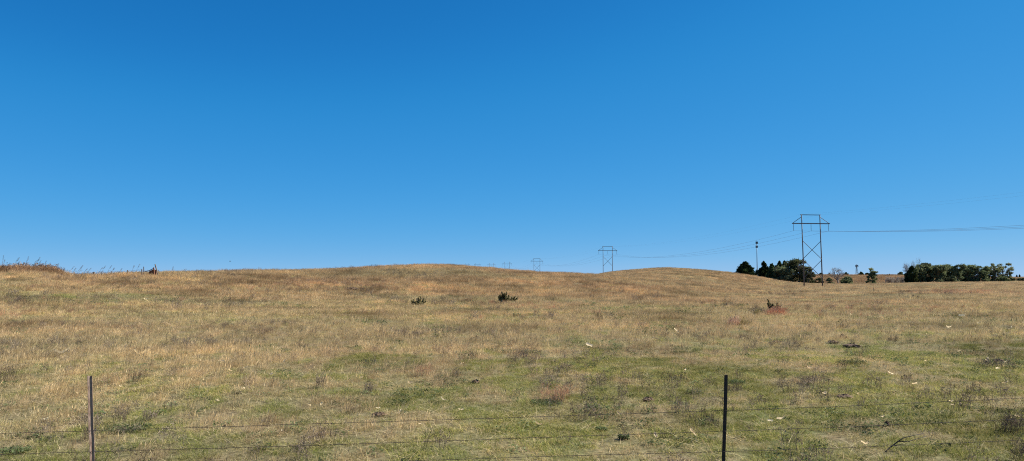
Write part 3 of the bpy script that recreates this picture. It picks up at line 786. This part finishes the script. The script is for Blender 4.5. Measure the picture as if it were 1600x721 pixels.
T('broad', 1250, 1275, 416, 442.5, 327, 'low drooping tree at the right end of the clump between the pylon poles', G1, 19, dense=1.4, low=True)
T('bush', 1272, 1288, 434.5, 444, 335, 'low dark scrub at the foot of the right pylon pole', None, 20, cat='bush')
T('bush', 1289, 1303, 434.5, 444, 338, 'small scrubby bush under the bare tree', None, 23, cat='bush')
T('bare', 1296, 1323, 417, 443.5, 336, 'bare leafless tree right of the big pylon', None, 21)
T('bush', 1311, 1336.5, 433, 444, 330, 'dark domed bush right of the bare tree', None, 22, cat='bush', dense=1.7)
T('broad', 1354, 1371, 418, 444, 332, 'small open grown leafy tree below the windpump ridge', None, 24, dense=1.7, low=True)
# far ridge trees
rid = [(1279, 1286.5, 427, 430.8, 'tiny cedar on the ridge seen left of the right pylon pole'), (1293, 1299, 427.5, 430.8, 'tiny round cedar on the ridge left of the bare tree'),
       (1318, 1326.5, 426, 431, 'small conical cedar on the ridge just left of the windpump'), (1340.5, 1350, 425.3, 431.3, 'conical cedar on the ridge just right of the windpump'),
       (1350.5, 1359, 427, 431, 'round cedar on the ridge touching the small leafy tree'), (1377.5, 1384, 430, 435, 'small cedar on the slope left of the grey brush'),
       (1384.5, 1388, 429, 431, 'speck of a cedar on the ridge above the grey brush'), (1388.5, 1391.5, 428.3, 430.5, 'another speck of cedar on the ridge just right of the first speck'),
       (1568+8, 1568+13, 428.5, 433.5, 'tiny cedar beyond the right end of the long tree row'), (1587, 1590.5, 429.8, 433.5, 'first of two tiny cedars near the right edge of the picture'), (1591, 1595, 429.2, 433.5, 'second of two tiny cedars near the right edge of the picture')]
for k, (a, b, c, d, lb) in enumerate(rid):
    T('cedar', a, b, c, d, 690 if a < 1500 else 1300, lb, 'small cedars on the far ridge', 30+k, dense=.5)
T('bush', 1402, 1413, 425, 431.5, 690, 'pale green domed tree on the ridge behind the grey brush', None, 44, name='broadleaf_tree')
for k, (a, b) in enumerate(((1384, 1396), (1393, 1405), (1402, 1414), (1409, 1420))):
    T('thicket', a, b, 431.5+(k % 2), 444.2, 345+2*k, ['grey leafless brush at the left end of the thicket', 'grey leafless brush second from the left in the thicket', 'grey leafless brush third in the thicket', 'grey leafless brush against the dark left end of the long tree row'][k], 'grey leafless brush thicket', 50+k, cat='brush')
# long tree row at right
G2 = 'trees of the long row at the right'
row = [('cedar', 1413, 1438, 417, 443.5, 322, 'dark evergreen at the left end of the long tree row'),
       ('bare', 1410, 1428, 408, 441, 333, 'short bare tree leaning over the left end of the long row'),
       ('bare', 1423, 1444, 402, 441, 336, 'tall bare crown rising above the left end of the long row'),
       ('broad', 1426, 1450, 412.5, 443.3, 326, 'tall dark evergreen, second in the long row'),
       ('broad', 1435, 1462, 410, 443.3, 328, 'green topped leafy tree right of the bare crown'),
       ('broad', 1449, 1480, 414, 443, 326, 'leafy tree with brownish leaves in the left half of the long row'),
       ('broad', 1463, 1488, 415.5, 442.6, 333, 'narrow grey green tree left of the middle of the long row'),
       ('broad', 1472, 1504, 413, 442.6, 327, 'rounded grey brown tree at the middle of the long row'),
       ('broad', 1490, 1516, 414.8, 442, 335, 'thin topped tree right of the middle of the long row'),
       ('broad', 1500, 1528, 413, 442, 329, 'rounded olive tree right of the thin topped one'),
       ('broad', 1514, 1544, 414.5, 441.6, 328, 'rounded green tree, fourth from the right end of the row'),
       ('broad', 1532, 1556, 413.5, 441.4, 331, 'dense dark tree, third from the right end of the row'),
       ('broad', 1547, 1566, 412, 441.2, 329, 'tall airy tree, second from the right end of the row'),
       ('broad', 1558, 1581, 410.5, 441.2, 333, 'airy tree with a drooping right side at the right end of the row'),
       ('bush', 1478, 1500, 431, 442.6, 322, 'low green bush in front of the middle of the long row'),
       ('bush', 1556, 1578, 432, 441.4, 321, 'low bright green bush under the right end of the row'),
       ('bush', 1573, 1590, 434.5, 441.2, 330, 'low green scrub just right of the long row'),
       ('bush', 1587, 1606, 434.8, 441.2, 334, 'low green scrub at the right edge of the picture')]
for k, (kd, a, b, c, d, Y, lb) in enumerate(row):
    t = T(kd, a, b, c, d, Y, lb, G2, 60+k, cat='bush' if kd == 'bush' else 'tree', dense=1.7 if kd == 'broad' and k not in (12, 13) else 1., low=kd == 'broad')
    if k in (5, 7): t.children[1].data.materials[0] = M['leafbrown']

# ------------------------------------------------------------------ small cedars and red clumps in the pasture
def spiky_shrub(px0, px1, ytop, ybase, lobes, label, seed, name='juniper_shrub'):
    x, Y, z = ground_hit((px0+px1)/2, ybase); rs = np.random.RandomState(seed)
    k = Y/1162.; w = (px1-px0)*k; h = (ybase-ytop)*k
    t = empty(name, (x, Y, z)); tag(t, label, 'shrub')
    mb = MB(); cl = []
    for lx, lt, lw in lobes:                 # lobe centre px, top py, width px
        cx = (lx-(px0+px1)/2)*k; hh = (ybase-lt)*k
        cy = rs.randn()*.10*w
        mb.tube([(cx*.25, cy*.2, -.05), (cx*.7, cy*.7, hh*.45), (cx, cy, hh*.9)], [.03, .02, .008], 5)
        for q_ in range(5):                  # ragged plumes round each leader
            ox, oy = rs.randn(2)*lw*k*.42; top_ = hh*(1. if q_ == 0 else .45+.45*rs.rand()); n = max(3, int(top_/.08))
            for j in range(n):
                f = (j+.5)/n; s = (.11 if q_ else .12)*(1.2-.8*f)
                cl.append(((cx*(.55+.45*f)+ox*(.2+.8*f if q_ else 0)+rs.randn()*.02, cy*(.5+.5*f)+oy*(.2+.8*f), top_*(.04+.9*f)), (s, s, .07)))
    for q_ in range(26):
        a_ = rs.rand()*6.283; rr_ = w/2*math.sqrt(rs.rand())*.95; cl.append(((rr_*math.cos(a_), rr_*math.sin(a_)*.7, h*(.05+.3*rs.rand())), (.11, .11, .10)))
    V, Fc, A = leaf_cloud(cl, 22, .06, rs, 2.2, 1.2)
    mb.build('trunk', M['bark'], t); link('crown', mesh_np('crown', V, Fc, {'bl': A}), M['shrub'], t)
M['shrub'] = blade_mat('shrub_foliage', [(0, (.18, .17, .08)), (.4, (.25, .23, .11)), (.75, (.34, .29, .17)), (1, (.18, .16, .08))], .48)
spiky_shrub(641, 665, 463, 477.5, [(645, 468, 6), (649, 470.5, 6), (653, 469.5, 6), (657, 462.8, 7), (662, 466.5, 6.5), (655, 471, 9)], 'small olive green cedar shrub with ragged forked top, left of two in the middle pasture', 5)
spiky_shrub(776, 808, 454, 473.5, [(779, 462.5, 7), (784, 455, 6), (788, 459, 7), (791, 455, 7), (786, 464, 10), (795, 464, 10), (800, 464.5, 6), (805, 463, 6), (782, 467, 8)], 'larger dark green cedar shrub, right of two in the middle pasture', 6)
spiky_shrub(1199, 1216, 467, 486, [(1201.5, 467, 5), (1204, 473, 7), (1209, 475, 5), (1215, 473, 4.5)], 'small dark green cedar seedling behind the red grass clump', 7, 'cedar_seedling')

M['redclump'] = blade_mat('red_clump', [(0, (.40, .17, .11)), (.3, (.54, .27, .18)), (.6, (.28, .11, .08)), (.85, (.62, .42, .30)), (1, (.42, .19, .13))], .35)
M['pinkgrass'] = blade_mat('pink_grass', [(0, (.50, .32, .22)), (.3, (.64, .46, .34)), (.6, (.42, .24, .17)), (.85, (.72, .58, .44)), (1, (.50, .32, .22))], .35)
def grass_clump(px, ybase, wpx, hpx, mat, label, seed, lean=.45, n=420):
    x, Y, z = ground_hit(px, ybase); k = Y/1162.
    V, Fc, A = blades(n, wpx*k/2, hpx*k*.45, hpx*k, .011, lean, .2, seed, head=.2, hump=.45)
    o = link('grass_clump', mesh_np('grass_clump', V, Fc, {'bl': A}), mat); o.location = (x, Y, z)
    tag(o, label, 'grass clump', 'grass clumps standing out in the right of the pasture')
grass_clump(1211, 494, 30, 20, M['redclump'], 'dark red leaning grass clump beside the green cedar seedling', 1, .55, 1100)
grass_clump(1192, 493, 16, 15, M['pinkgrass'], 'pinkish grass clump at the left foot of the cedar seedling', 2, .4)
grass_clump(1181, 493, 14, 13, M['dry'], 'pale reddish grass clump left of the dark red one', 3, .3)
grass_clump(1145, 508, 20, 17, M['pinkgrass'], 'pale pink grass clump with purplish base, lowest and leftmost of the red clumps', 4, .35)
grass_clump(1162, 508, 22, 12, M['dry'], 'low straw coloured clump between the pink clumps', 5, .35)
grass_clump(75, 478, 70, 14, M['dry'], 'broad orange straw clump below the left bank', 8, .3, 900)

# ------------------------------------------------------------------ husks, clods, weeds, branch
def husk_mesh(seed):
    r = np.random.RandomState(seed); n = 9; V = []; Fc = []
    L = 1.; curl = .5+r.rand()*1.0; tw = r.randn()*1.2; wd = .16+.12*r.rand()
    for i in range(n):
        t = i/(n-1)-.5; a = t*tw; p = np.array([t*L, .18*math.sin(t*5+seed), .12+.55*curl*t*t+.08*r.rand()])
        ww = wd*math.cos(t*2.6)**.6+.02
        for j in range(4):
            s = (j/3-.5)*2; V.append(p+np.array([.04*s*s, math.cos(a)*s*ww, math.sin(a)*s*ww+.14*s*s]))
    for i in range(n-1):
        for j in range(3): b = i*4+j; Fc.append((b, b+1, b+5, b+4))
    m = mesh_np('dry_husk', V, Fc, {'bl': np.repeat(r.rand(n)*.3, 4)}); m.materials.append(M['husk']); return m
HM = [husk_mesh(i) for i in range(6)]
spec = {(1351, 702): ('bright cream coloured husk lying under the lowest wire right of the dark post', .105, .2), (967, 653): ('cream husk lying just under the top wire left of the dark post', .10, .3),
        (921, 546): ('curled white husk standing up in the grass of the middle pasture', .30, .4), (840, 671): ('bent tan husk curved like a hook between the upper two wires', .15, .7),
        (1080, 684): ('long pale husk lying under the second wire near the dark post', .15, -.1), (95, 559): ('long pale husk streak lying in the dry grass at the left', .5, .05), (1222, 663): ('flat cream husk lying under the top wire right of the dark post', .15, .1),
        (1204, 666): ('tan husk tilted on edge next to the flat cream husk', .11, 2.2), (591, 645): ('cream husk resting on the dark clod above the top wire', .09, .9), (117, 619): ('cream husk just left of the rusty post top', .12, .2)}
rest_ = [(345, 571), (360, 585), (385, 580), (300, 600), (187, 610), (72, 662), (25, 655), (284, 707), (225, 629), (340, 634), (379, 615), (325, 683), (424, 592), (446, 569), (565, 596), (640, 605), (691, 631),
         (720, 648), (502, 640), (441, 681), (482, 640), (625, 651), (722, 575), (656, 670), (1071, 584), (1026, 689), (1286, 621), (1340, 621), (1390, 589), (1430, 607), (1489, 640), (1531, 605), (1572, 605),
         (1592, 659), (1559, 582), (1266, 582), (1380, 659), (1055, 521), (1330, 496), (1531, 509), (1581, 517), (1482, 516), (1504, 499), (1447, 570), (1542, 569), (1572, 571), (1499, 555), (227, 472), (211, 556), (262, 511), (1486, 634), (1500, 638)]
rs = np.random.RandomState(77)
def husk(px, py, size, rz, label, group=None):
    x, Y, z = ground_hit(px, py); o = bpy.data.objects.new('dry_husk', HM[rs.randint(6)]); C.objects.link(o)
    o.location = (x, Y, z+.05+.0015*Y); o.scale = (size,)*3; o.rotation_euler = (rs.randn()*.3+.15, rs.randn()*.4+.2, rz+rs.randn()*.3); tag(o, label, 'husk', group)
for (px, py), (lb, s, rz) in spec.items(): husk(px, py, s, rz, lb)
for px, py in rest_:
    Y = ground_hit(px, py)[1]; husk(px, py, min(.4, Y*.0072)*(.55+.7*rs.rand()), rs.rand()*3, 'small pale scrap of dry husk lying in the pasture grass', 'small pale husk scraps scattered over the pasture')

def clod(px, py, wpx, hpx, label, mat='soil', name='soil_mound', cat='soil mound', seed=0, group=None):
    x, Y, z = ground_hit(px, py); k = Y/1162.; r = np.random.RandomState(seed); V = []; Fc = []
    n, m = 22, 7
    for i in range(m):
        a = i/(m-1)*math.pi/2
        for j in range(n):
            b = j*6.283/n; rr = math.cos(a)*(1+.30*r.randn()*.6)
            V.append((wpx*k/2*rr*math.cos(b), wpx*k/2*.8*rr*math.sin(b), hpx*k*math.sin(a)*(1+.35*r.randn()*.6)-.02+.05))
    for i in range(m-1):
        for j in range(n): Fc.append((i*n+j, i*n+(j+1) % n, (i+1)*n+(j+1) % n, (i+1)*n+j))
    Fc.append(tuple((m-1)*n+j for j in range(n)))
    o = link(name, mesh_np(name, V, Fc), M[mat]); o.location = (x, Y, z); tag(o, label, cat, group)
clod(1302, 537, 17, 3.2, 'dark brown dug soil mound, left of the pair of mounds right of centre', seed=1)
clod(1331, 543, 28, 3.6, 'widest dark soil mound, low and long in the right pasture', seed=2)
clod(1317, 529, 13, 4, 'small soil mound with a peak behind the two wider mounds', seed=3)
clod(1214, 536, 12, 2.2, 'small flat soil patch left of the group of mounds', seed=4)
clod(592, 651, 20, 4, 'dark clod under a cream husk above the top wire', seed=5)
clod(1013, 627.5, 18, 4, 'dark clod in the grass left of the dark post', seed=6)
clod(1320, 623, 22, 4, 'dark clod among husks right of the dark post', seed=7)
clod(1386, 667, 8, 5, 'small round dark clod between the wires at the right', seed=8)
clod(743, 600, 12, 4, 'small dark clod with twigs in the middle foreground', seed=9)
clod(1560, 566, 14, 3, 'dark clod in the grass at the right edge', seed=10)
clod(550, 453, 22, 3, 'dark bare patch of soil low on the brown hill side', seed=11)
x, Y, z = ground_hit(1025, 533.5); k = Y/1162.
m = MB(); m.tube([(-5.5*k, 0, .17), (-2*k, .02, .15), (3*k, .0, .11), (5.5*k, .05, .08)], [.5*k, .9*k, .8*k, .3*k], 8); m.tube([(-2*k, 0, .13), (-4*k, -.1, .26)], [.35*k, .15*k], 6)
o = m.build('fallen_log', M['log'], None, True); o.location = (x, Y, z); tag(o, 'short dark piece of wood lying in the middle pasture', 'log')

# fallen branched twig near the right of the fence
x, Y, z = ground_hit(1400, 705)
def pt(px, py, yy): p = at(px, py, yy); return np.array([p[0]-x, p[1]-Y, p[2]-z])
m = MB(); Yb = Y
m.tube([pt(1373, 716, Yb-.1), pt(1388, 702, Yb), pt(1403, 690, Yb+.02), pt(1412, 684.5, Yb+.02), pt(1428, 680.5, Yb+.05), pt(1443, 677.5, Yb+.1)], [.010, .011, .010, .007, .005, .003], 6)
m.tube([pt(1403, 690, Yb+.02), pt(1418, 690.5, Yb), pt(1432, 686.5, Yb+.03), pt(1449, 681.5, Yb+.06)], [.008, .006, .005, .003], 6)
m.tube([pt(1395, 696.5, Yb+.01), pt(1410, 694.5, Yb-.05), pt(1422, 694, Yb-.1)], [.006, .004, .002], 5)
o = m.build('fallen_branch', M['darkpost'], None, True); o.location = (x, Y, z); tag(o, 'dark forked dead branch arching over the grass right of the dark post', 'branch')

def weed(px, py, wpx, hpx, label, seed, n=26, mat='weed', group=None, lean=.15):
    x, Y, z = ground_hit(px, py); k = Y/1162.
    V, Fc, A = weedmesh(n, wpx*k/2, hpx*k*.5, hpx*k, .0042+.00012*Y, seed, lean)
    o = link('dead_weed', mesh_np('dead_weed', V, Fc, {'bl': A}), M[mat]); o.location = (x, Y, z); tag(o, label, 'weed', group)
weed(500, 606, 14, 24, 'dark stalky dead weed left of the middle foreground', 1)
weed(577, 614, 20, 18, 'round grey brown dead weed in the middle foreground', 2, 34)
weed(975, 624, 6, 30, 'tall thin single dead stalk left of the dark post', 3, 4)
weed(212, 596, 26, 20, 'grey dead weed behind the rusty post top on its right', 4, 30)
weed(236, 656, 26, 18, 'grey purple dead weed right of the rusty post above the top wire', 5, 34)
weed(1582, 676, 46, 30, 'big tangled grey dead weed at the right edge', 6, 60)
weed(1592, 722, 30, 40, 'upright grey stalks in the bottom right corner', 7, 24)
weed(10, 596, 26, 26, 'grey dead weed at the left edge', 8, 34)
weed(470, 718, 22, 30, 'pale dead weed stalks at the bottom edge left of centre', 9, 20)
weed(662, 588, 26, 20, 'row of reddish dead stems behind the middle foreground', 10, 26, 'red')
weed(868, 630, 44, 30, 'rusty brown grassy weed with dark green foot in the foreground', 11, 60, 'red')
weed(1005, 512, 40, 9, 'low grey weed patch in the middle pasture', 12, 40)
weed(1555, 575, 60, 14, 'wide grey weed patch at the right', 13, 60)
weed(1265, 600, 30, 16, 'pale grey weed right of the dark post top', 14, 34)
weed(20, 461, 16, 9, 'dark round weed under the left bank', 15, 40)
weed(1147, 612, 30, 12, 'dark grey weed behind the dark post top', 16, 40)
def leafy(px, py, wpx, hpx, label, seed):
    x, Y, z = ground_hit(px, py); k = Y/1162.; r_ = np.random.RandomState(seed)
    V, Fc, A = broadmesh(int(260+wpx*6), wpx*k/2, .04, seed); V = [np.array([v[0], v[1], v[2]*(.5+hpx*k*6)]) for v in V]
    o = link('leafy_weed', mesh_np('leafy_weed', V, Fc, {'bl': A}), M['broad']); o.location = (x, Y, z); tag(o, label, 'weed')
leafy(200, 673, 70, 10, 'dark green leafy weeds spreading right of the rusty post', 1)
leafy(20, 708, 50, 9, 'dark green leafy weed in the bottom left corner', 2)
leafy(855, 632, 50, 8, 'dark green leafy weeds at the foot of the rusty brown weed', 3)
leafy(940, 673, 18, 4, 'dark green leafy weed on the second wire line in the middle', 4)
leafy(975, 687, 18, 9, 'small dark green weed just under the second wire', 5)
leafy(1150, 600, 30, 8, 'dark green weed just right of the dark post top', 6)
leafy(1330, 568, 40, 6, 'dark green weeds low in the right pasture', 7)

# ------------------------------------------------------------------ left bank: tall stalks, old fence, broken brace
def stalk(px, ybase, ytop, lx, seed, label, Y=101.):
    r_ = np.random.RandomState(seed); b = at(px, ybase, Y); zb = min(b[2], hz(b[0], Y)); t_ = at(px+lx, ytop, Y)
    dx, dz = t_[0]-b[0], t_[2]-zb
    m = MB(); P = [np.array([dx*f**1.5, r_.randn()*.02, dz*f]) for f in np.linspace(0, 1, 6)]
    m.tube(P, [.013, .012, .010, .009, .007, .006], 4)
    for k in range(9):
        f = .72+.3*k/9; p = np.array([dx*f**1.5, 0, dz*f]); d = np.array([.10+.07*r_.rand(), r_.randn()*.08, .12*r_.rand()-.02])
        m.tube([p, p+d*.6, p+d], [.008, .013, .004], 4)
    for k in range(2):
        f = .3+.3*r_.rand(); p = np.array([dx*f**1.5, 0, dz*f]); m.tube([p, p+np.array([.2, r_.randn()*.1, .16]), p+np.array([.42, r_.randn()*.1, .1])], [.010, .008, .004], 4)
    o = m.build('tall_grass_stalk', M['stalk']); o.location = (b[0], Y, zb)
    tag(o, label, 'grass stalk', 'tall dry stalks standing against the sky at the left')
M['stalk'] = solid('stalks', (.10, .075, .06), (.22, .16, .11), 4, .9)
st = [(2.5, 418, 399, 2.5), (4, 419, 406, 3), (19, 419, 404, 9), (22, 419, 402, 8), (25, 419, 409, 5), (37, 419, 407, 5), (40, 419, 401, 4), (33, 419, 410, 4), (49, 420, 408, 7), (52, 420, 405, 8), (56, 420, 402, 6), (58, 420, 408, 5),
      (66, 420, 408, 6), (80, 422, 413, 9), (86, 423, 412, 5), (106, 430, 417, 9), (112, 430, 419, 6), (118, 430, 416, 10), (122, 430, 414.5, 7), (128, 430, 420, 8), (134, 431, 419, 8), (152, 430, 418, 8), (157, 430, 416, 7), (166, 429, 415, 8), (172, 429, 419, 6), (184, 428, 420, 6), (205, 427, 415, 4), (211, 427, 413, 7), (268, 427, 417, 2), (30, 420, 412, 6), (72, 421, 411, 7), (95, 427, 420, 6), (10, 419, 411, 5), (62, 420, 412, 6)]
for k, (a, b, c, d) in enumerate(st):
    stalk(a, b+1.5, c, d, k, 'tall dry seed stalk leaning right against the sky on the left bank')

def far_fence():
    Y = 99.; root = empty('old_wire_fence', (at(147, 438, Y)[0], Y, hz(at(147, 438, Y)[0], Y)))
    tag(root, 'old wire fence with thin weathered posts running along the left skyline', 'fence')
    bx, by, bz = root.location; tops = []
    for px, yt, w in ((60, 417, .05), (84, 421, .06), (100.5, 424.5, .07), (117, 427, .05), (146.8, 425, .11), (174, 424, .05), (199.3, 422.3, .08), (221.5, 420.5, .07)):
        a = at(px, yt, Y); g = hz(a[0], Y)
        MB().tube([(a[0]-bx, 0, g-bz-.4), (a[0]-bx+.01, 0, a[2]-bz)], [w, w*.9], 7).build('post', M['log'], root); tops.append((a[0]-bx, a[2]-bz))
    for dz in (.12, .45, .8):
        MB().tube([(tx, -.06, tz-dz) for tx, tz in tops], .006, 4).build('wire_strand', M['barbed'], root)
far_fence()
def brace():
    Y = 101.5; x, _, z = at(236, 429, Y); z = hz(x, Y); root = empty('broken_fence_brace', (x, Y, z))
    tag(root, 'collapsed wooden fence corner with a leaning post and rusty sheet on the left skyline', 'fence brace')
    P = lambda px, py, dy=0: np.array([at(px, py, Y+dy)[0]-x, dy, at(px, py, Y+dy)[2]-z])
    MB().tube([P(247, 430.5), P(242.3, 413.3)], [.085, .075], 8).build('leaning_post', M['log'], root)
    MB().tube([P(240.8, 430, .3), P(240.3, 418, .3)], [.09, .08], 8).build('short_post', M['rustsheet'], root)
    MB().tube([P(224.8, 431, .2), P(224.6, 417, .2)], [.06, .055], 8).build('thin_post', M['log'], root)
    MB().tube([P(226, 424.8, .25), P(233, 423.2, .3), P(240.5, 419.4, .35)], [.05, .05, .05], 6).build('rail', M['log'], root)
    m = MB(); a, b, c, d = P(233, 424.5, .4), P(240.5, 420.5, .4), P(243.8, 422.5, .4), P(244.5, 430.5, .4); e = P(232, 430, .4)
    n = len(m.v); off = np.array([0, .04, 0])
    for q in (a, b, c, d, e): m.v.append(q)
    for q in (a, b, c, d, e): m.v.append(q+off)
    m.f += [tuple(n+i for i in range(5)), tuple(n+5+i for i in range(5))[::-1]]+[(n+i, n+(i+1) % 5, n+5+(i+1) % 5, n+5+i)[::-1] for i in range(5)]
    m.build('rusty_sheet', M['rustsheet'], root)
brace()

# single stakes in the right pasture
for px, yb, yt, lb in ((1365.3, 457, 450, 'short dark stake standing in the right pasture below the small leafy tree'),):
    x, Y, z = ground_hit(px, yb); h = (yb-yt)/1162*Y
    o = MB().tube([(0, 0, -.2), (.02, 0, h*.6), (0, 0, h)], [.06, .055, .05], 7).build('wooden_stake', M['log']); o.location = (x, Y, z); tag(o, lb, 'stake')
# wire fence in the valley in front of the far slope
def valley_fence():
    Y = 352.; x0 = at(1274, 440, Y)[0]; root = empty('valley_fence', (x0, Y, hz(x0, Y))); bz = hz(x0, Y)
    tag(root, 'faint far fence of thin posts in the valley behind the big pylon', 'fence'); pts = []
    for px in range(1274, 1420, 8):
        x = at(px, 440, Y)[0]; g = hz(x, Y); h = 3.4
        MB().tube([(x-x0, 0, g-bz-.3), (x-x0, 0, g-bz+h)], .08, 5).build('post', M['log'], root); pts.append((x-x0, 0, g-bz+h-.2))
    MB().tube(pts, .015, 4).build('wire_strand', M['barbed'], root); MB().tube([(a, b, c-.6) for a, b, c in pts], .015, 4).build('wire_strand', M['barbed'], root)
#valley_fence()

# bird far off in the sky
x, Y, z = at(359.5, 408.6, 260.)
m = MB(); m.tube([(-.30, 0, 0), (-.15, 0, .0), (.08, 0, .01), (.25, 0, .03), (.36, 0, .02)], [.02, .07, .09, .05, .01], 8)
b = m.build('bird', M['bird'], None, True)
for s in (-1, 1):
    w = MB(); n = 0
    w.v += [np.array(p) for p in ((.14, s*.05, .03), (-.12, s*.05, .02), (-.10, s*.45, .14), (.12, s*.42, .15), (-.14, s*.85, .06), (-.02, s*.88, .07))]
    w.v += [p+np.array([0, 0, .02]) for p in w.v[:6]]
    w.f += [(0, 1, 2, 3), (3, 2, 4, 5), (9, 8, 7, 6), (11, 10, 8, 9), (0, 3, 9, 6), (3, 5, 11, 9), (1, 7, 8, 2), (2, 8, 10, 4), (4, 10, 11, 5)]
    w.build('wing', M['bird'], b)
b.location = (x, Y, z); b.rotation_euler = (0, 0, .3); tag(b, 'small dark bird gliding low in the sky above the left hill', 'bird')

# ------------------------------------------------------------------ light, sky, camera
SUN_EL, SUN_AZ = 40., 75.          # azimuth clockwise from the view direction (+Y)
w = bpy.data.worlds.new('World'); sc.world = w; w.use_nodes = True
nt = w.node_tree; bg = nt.nodes['Background']
sky = nt.nodes.new('ShaderNodeTexSky'); sky.sky_type = 'NISHITA'; sky.sun_disc = False
sky.sun_elevation = R(SUN_EL); sky.sun_rotation = R(SUN_AZ); sky.altitude = 500; sky.air_density = 1.; sky.dust_density = .5; sky.ozone_density = 3.
sky.altitude = 5000; sky.air_density = .6; sky.dust_density = 0.; sky.ozone_density = 4.
EXPO = .95
def scaled(src, k):
    v = nt.nodes.new('ShaderNodeVectorMath'); v.operation = 'SCALE'; v.inputs['Scale'].default_value = k
    nt.links.new(src, v.inputs[0]); return v.outputs[0]
cv = nt.nodes.new('ShaderNodeRGBCurve')           # deep polarised blue of the photograph
for c, pts in enumerate(([(0, 0), (.045, .013), (.072, .034), (.286, .205), (.379, .28), (1, .60)],
                         [(0, .02), (.088, .18), (.14, .275), (.48, .485), (.625, .535), (1, .62)],
                         [(0, .10), (.20, .52), (.314, .67), (.736, .81), (.948, .83), (1, .84)])):
    cu = cv.mapping.curves[c]
    while len(cu.points) < len(pts): cu.points.new(.5, .5)
    for q, (a, b) in zip(cu.points, pts): q.location = (a, b)
cv.mapping.update()
nt.links.new(scaled(sky.outputs[0], .1), cv.inputs['Color']); nt.links.new(scaled(cv.outputs[0], 10/2**EXPO), bg.inputs[0]); bg.inputs[1].default_value = .10
sl = bpy.data.lights.new('sun', 'SUN'); sl.energy = 5.0; sl.angle = R(.53); sl.color = (1., .95, .87)
so = bpy.data.objects.new('sun', sl); C.objects.link(so)
from mathutils import Vector
dv = Vector((math.sin(R(SUN_AZ))*math.cos(R(SUN_EL)), math.cos(R(SUN_AZ))*math.cos(R(SUN_EL)), math.sin(R(SUN_EL))))
so.rotation_euler = dv.to_track_quat('Z', 'Y').to_euler(); so.location = (30, 20, 60)
cd = bpy.data.cameras.new('camera'); co = bpy.data.objects.new('camera', cd); C.objects.link(co)
cd.sensor_width = 36; cd.lens = 36*F/W; cd.clip_end = 30000; cd.clip_start = .05
co.location = (0, 0, EYE); co.rotation_euler = (math.pi/2+PITCH, 0, 0); sc.camera = co
sc.view_settings.view_transform = 'Standard'; sc.view_settings.look = 'None'; sc.view_settings.exposure = EXPO; sc.view_settings.gamma = 1
sc.render.resolution_x = 1024; sc.render.resolution_y = 461
sc.cycles.use_denoising = False; sc.cycles.filter_width = 1.1; sc.cycles.max_bounces = 5; sc.cycles.transparent_max_bounces = 4; sc.cycles.diffuse_bounces = 3
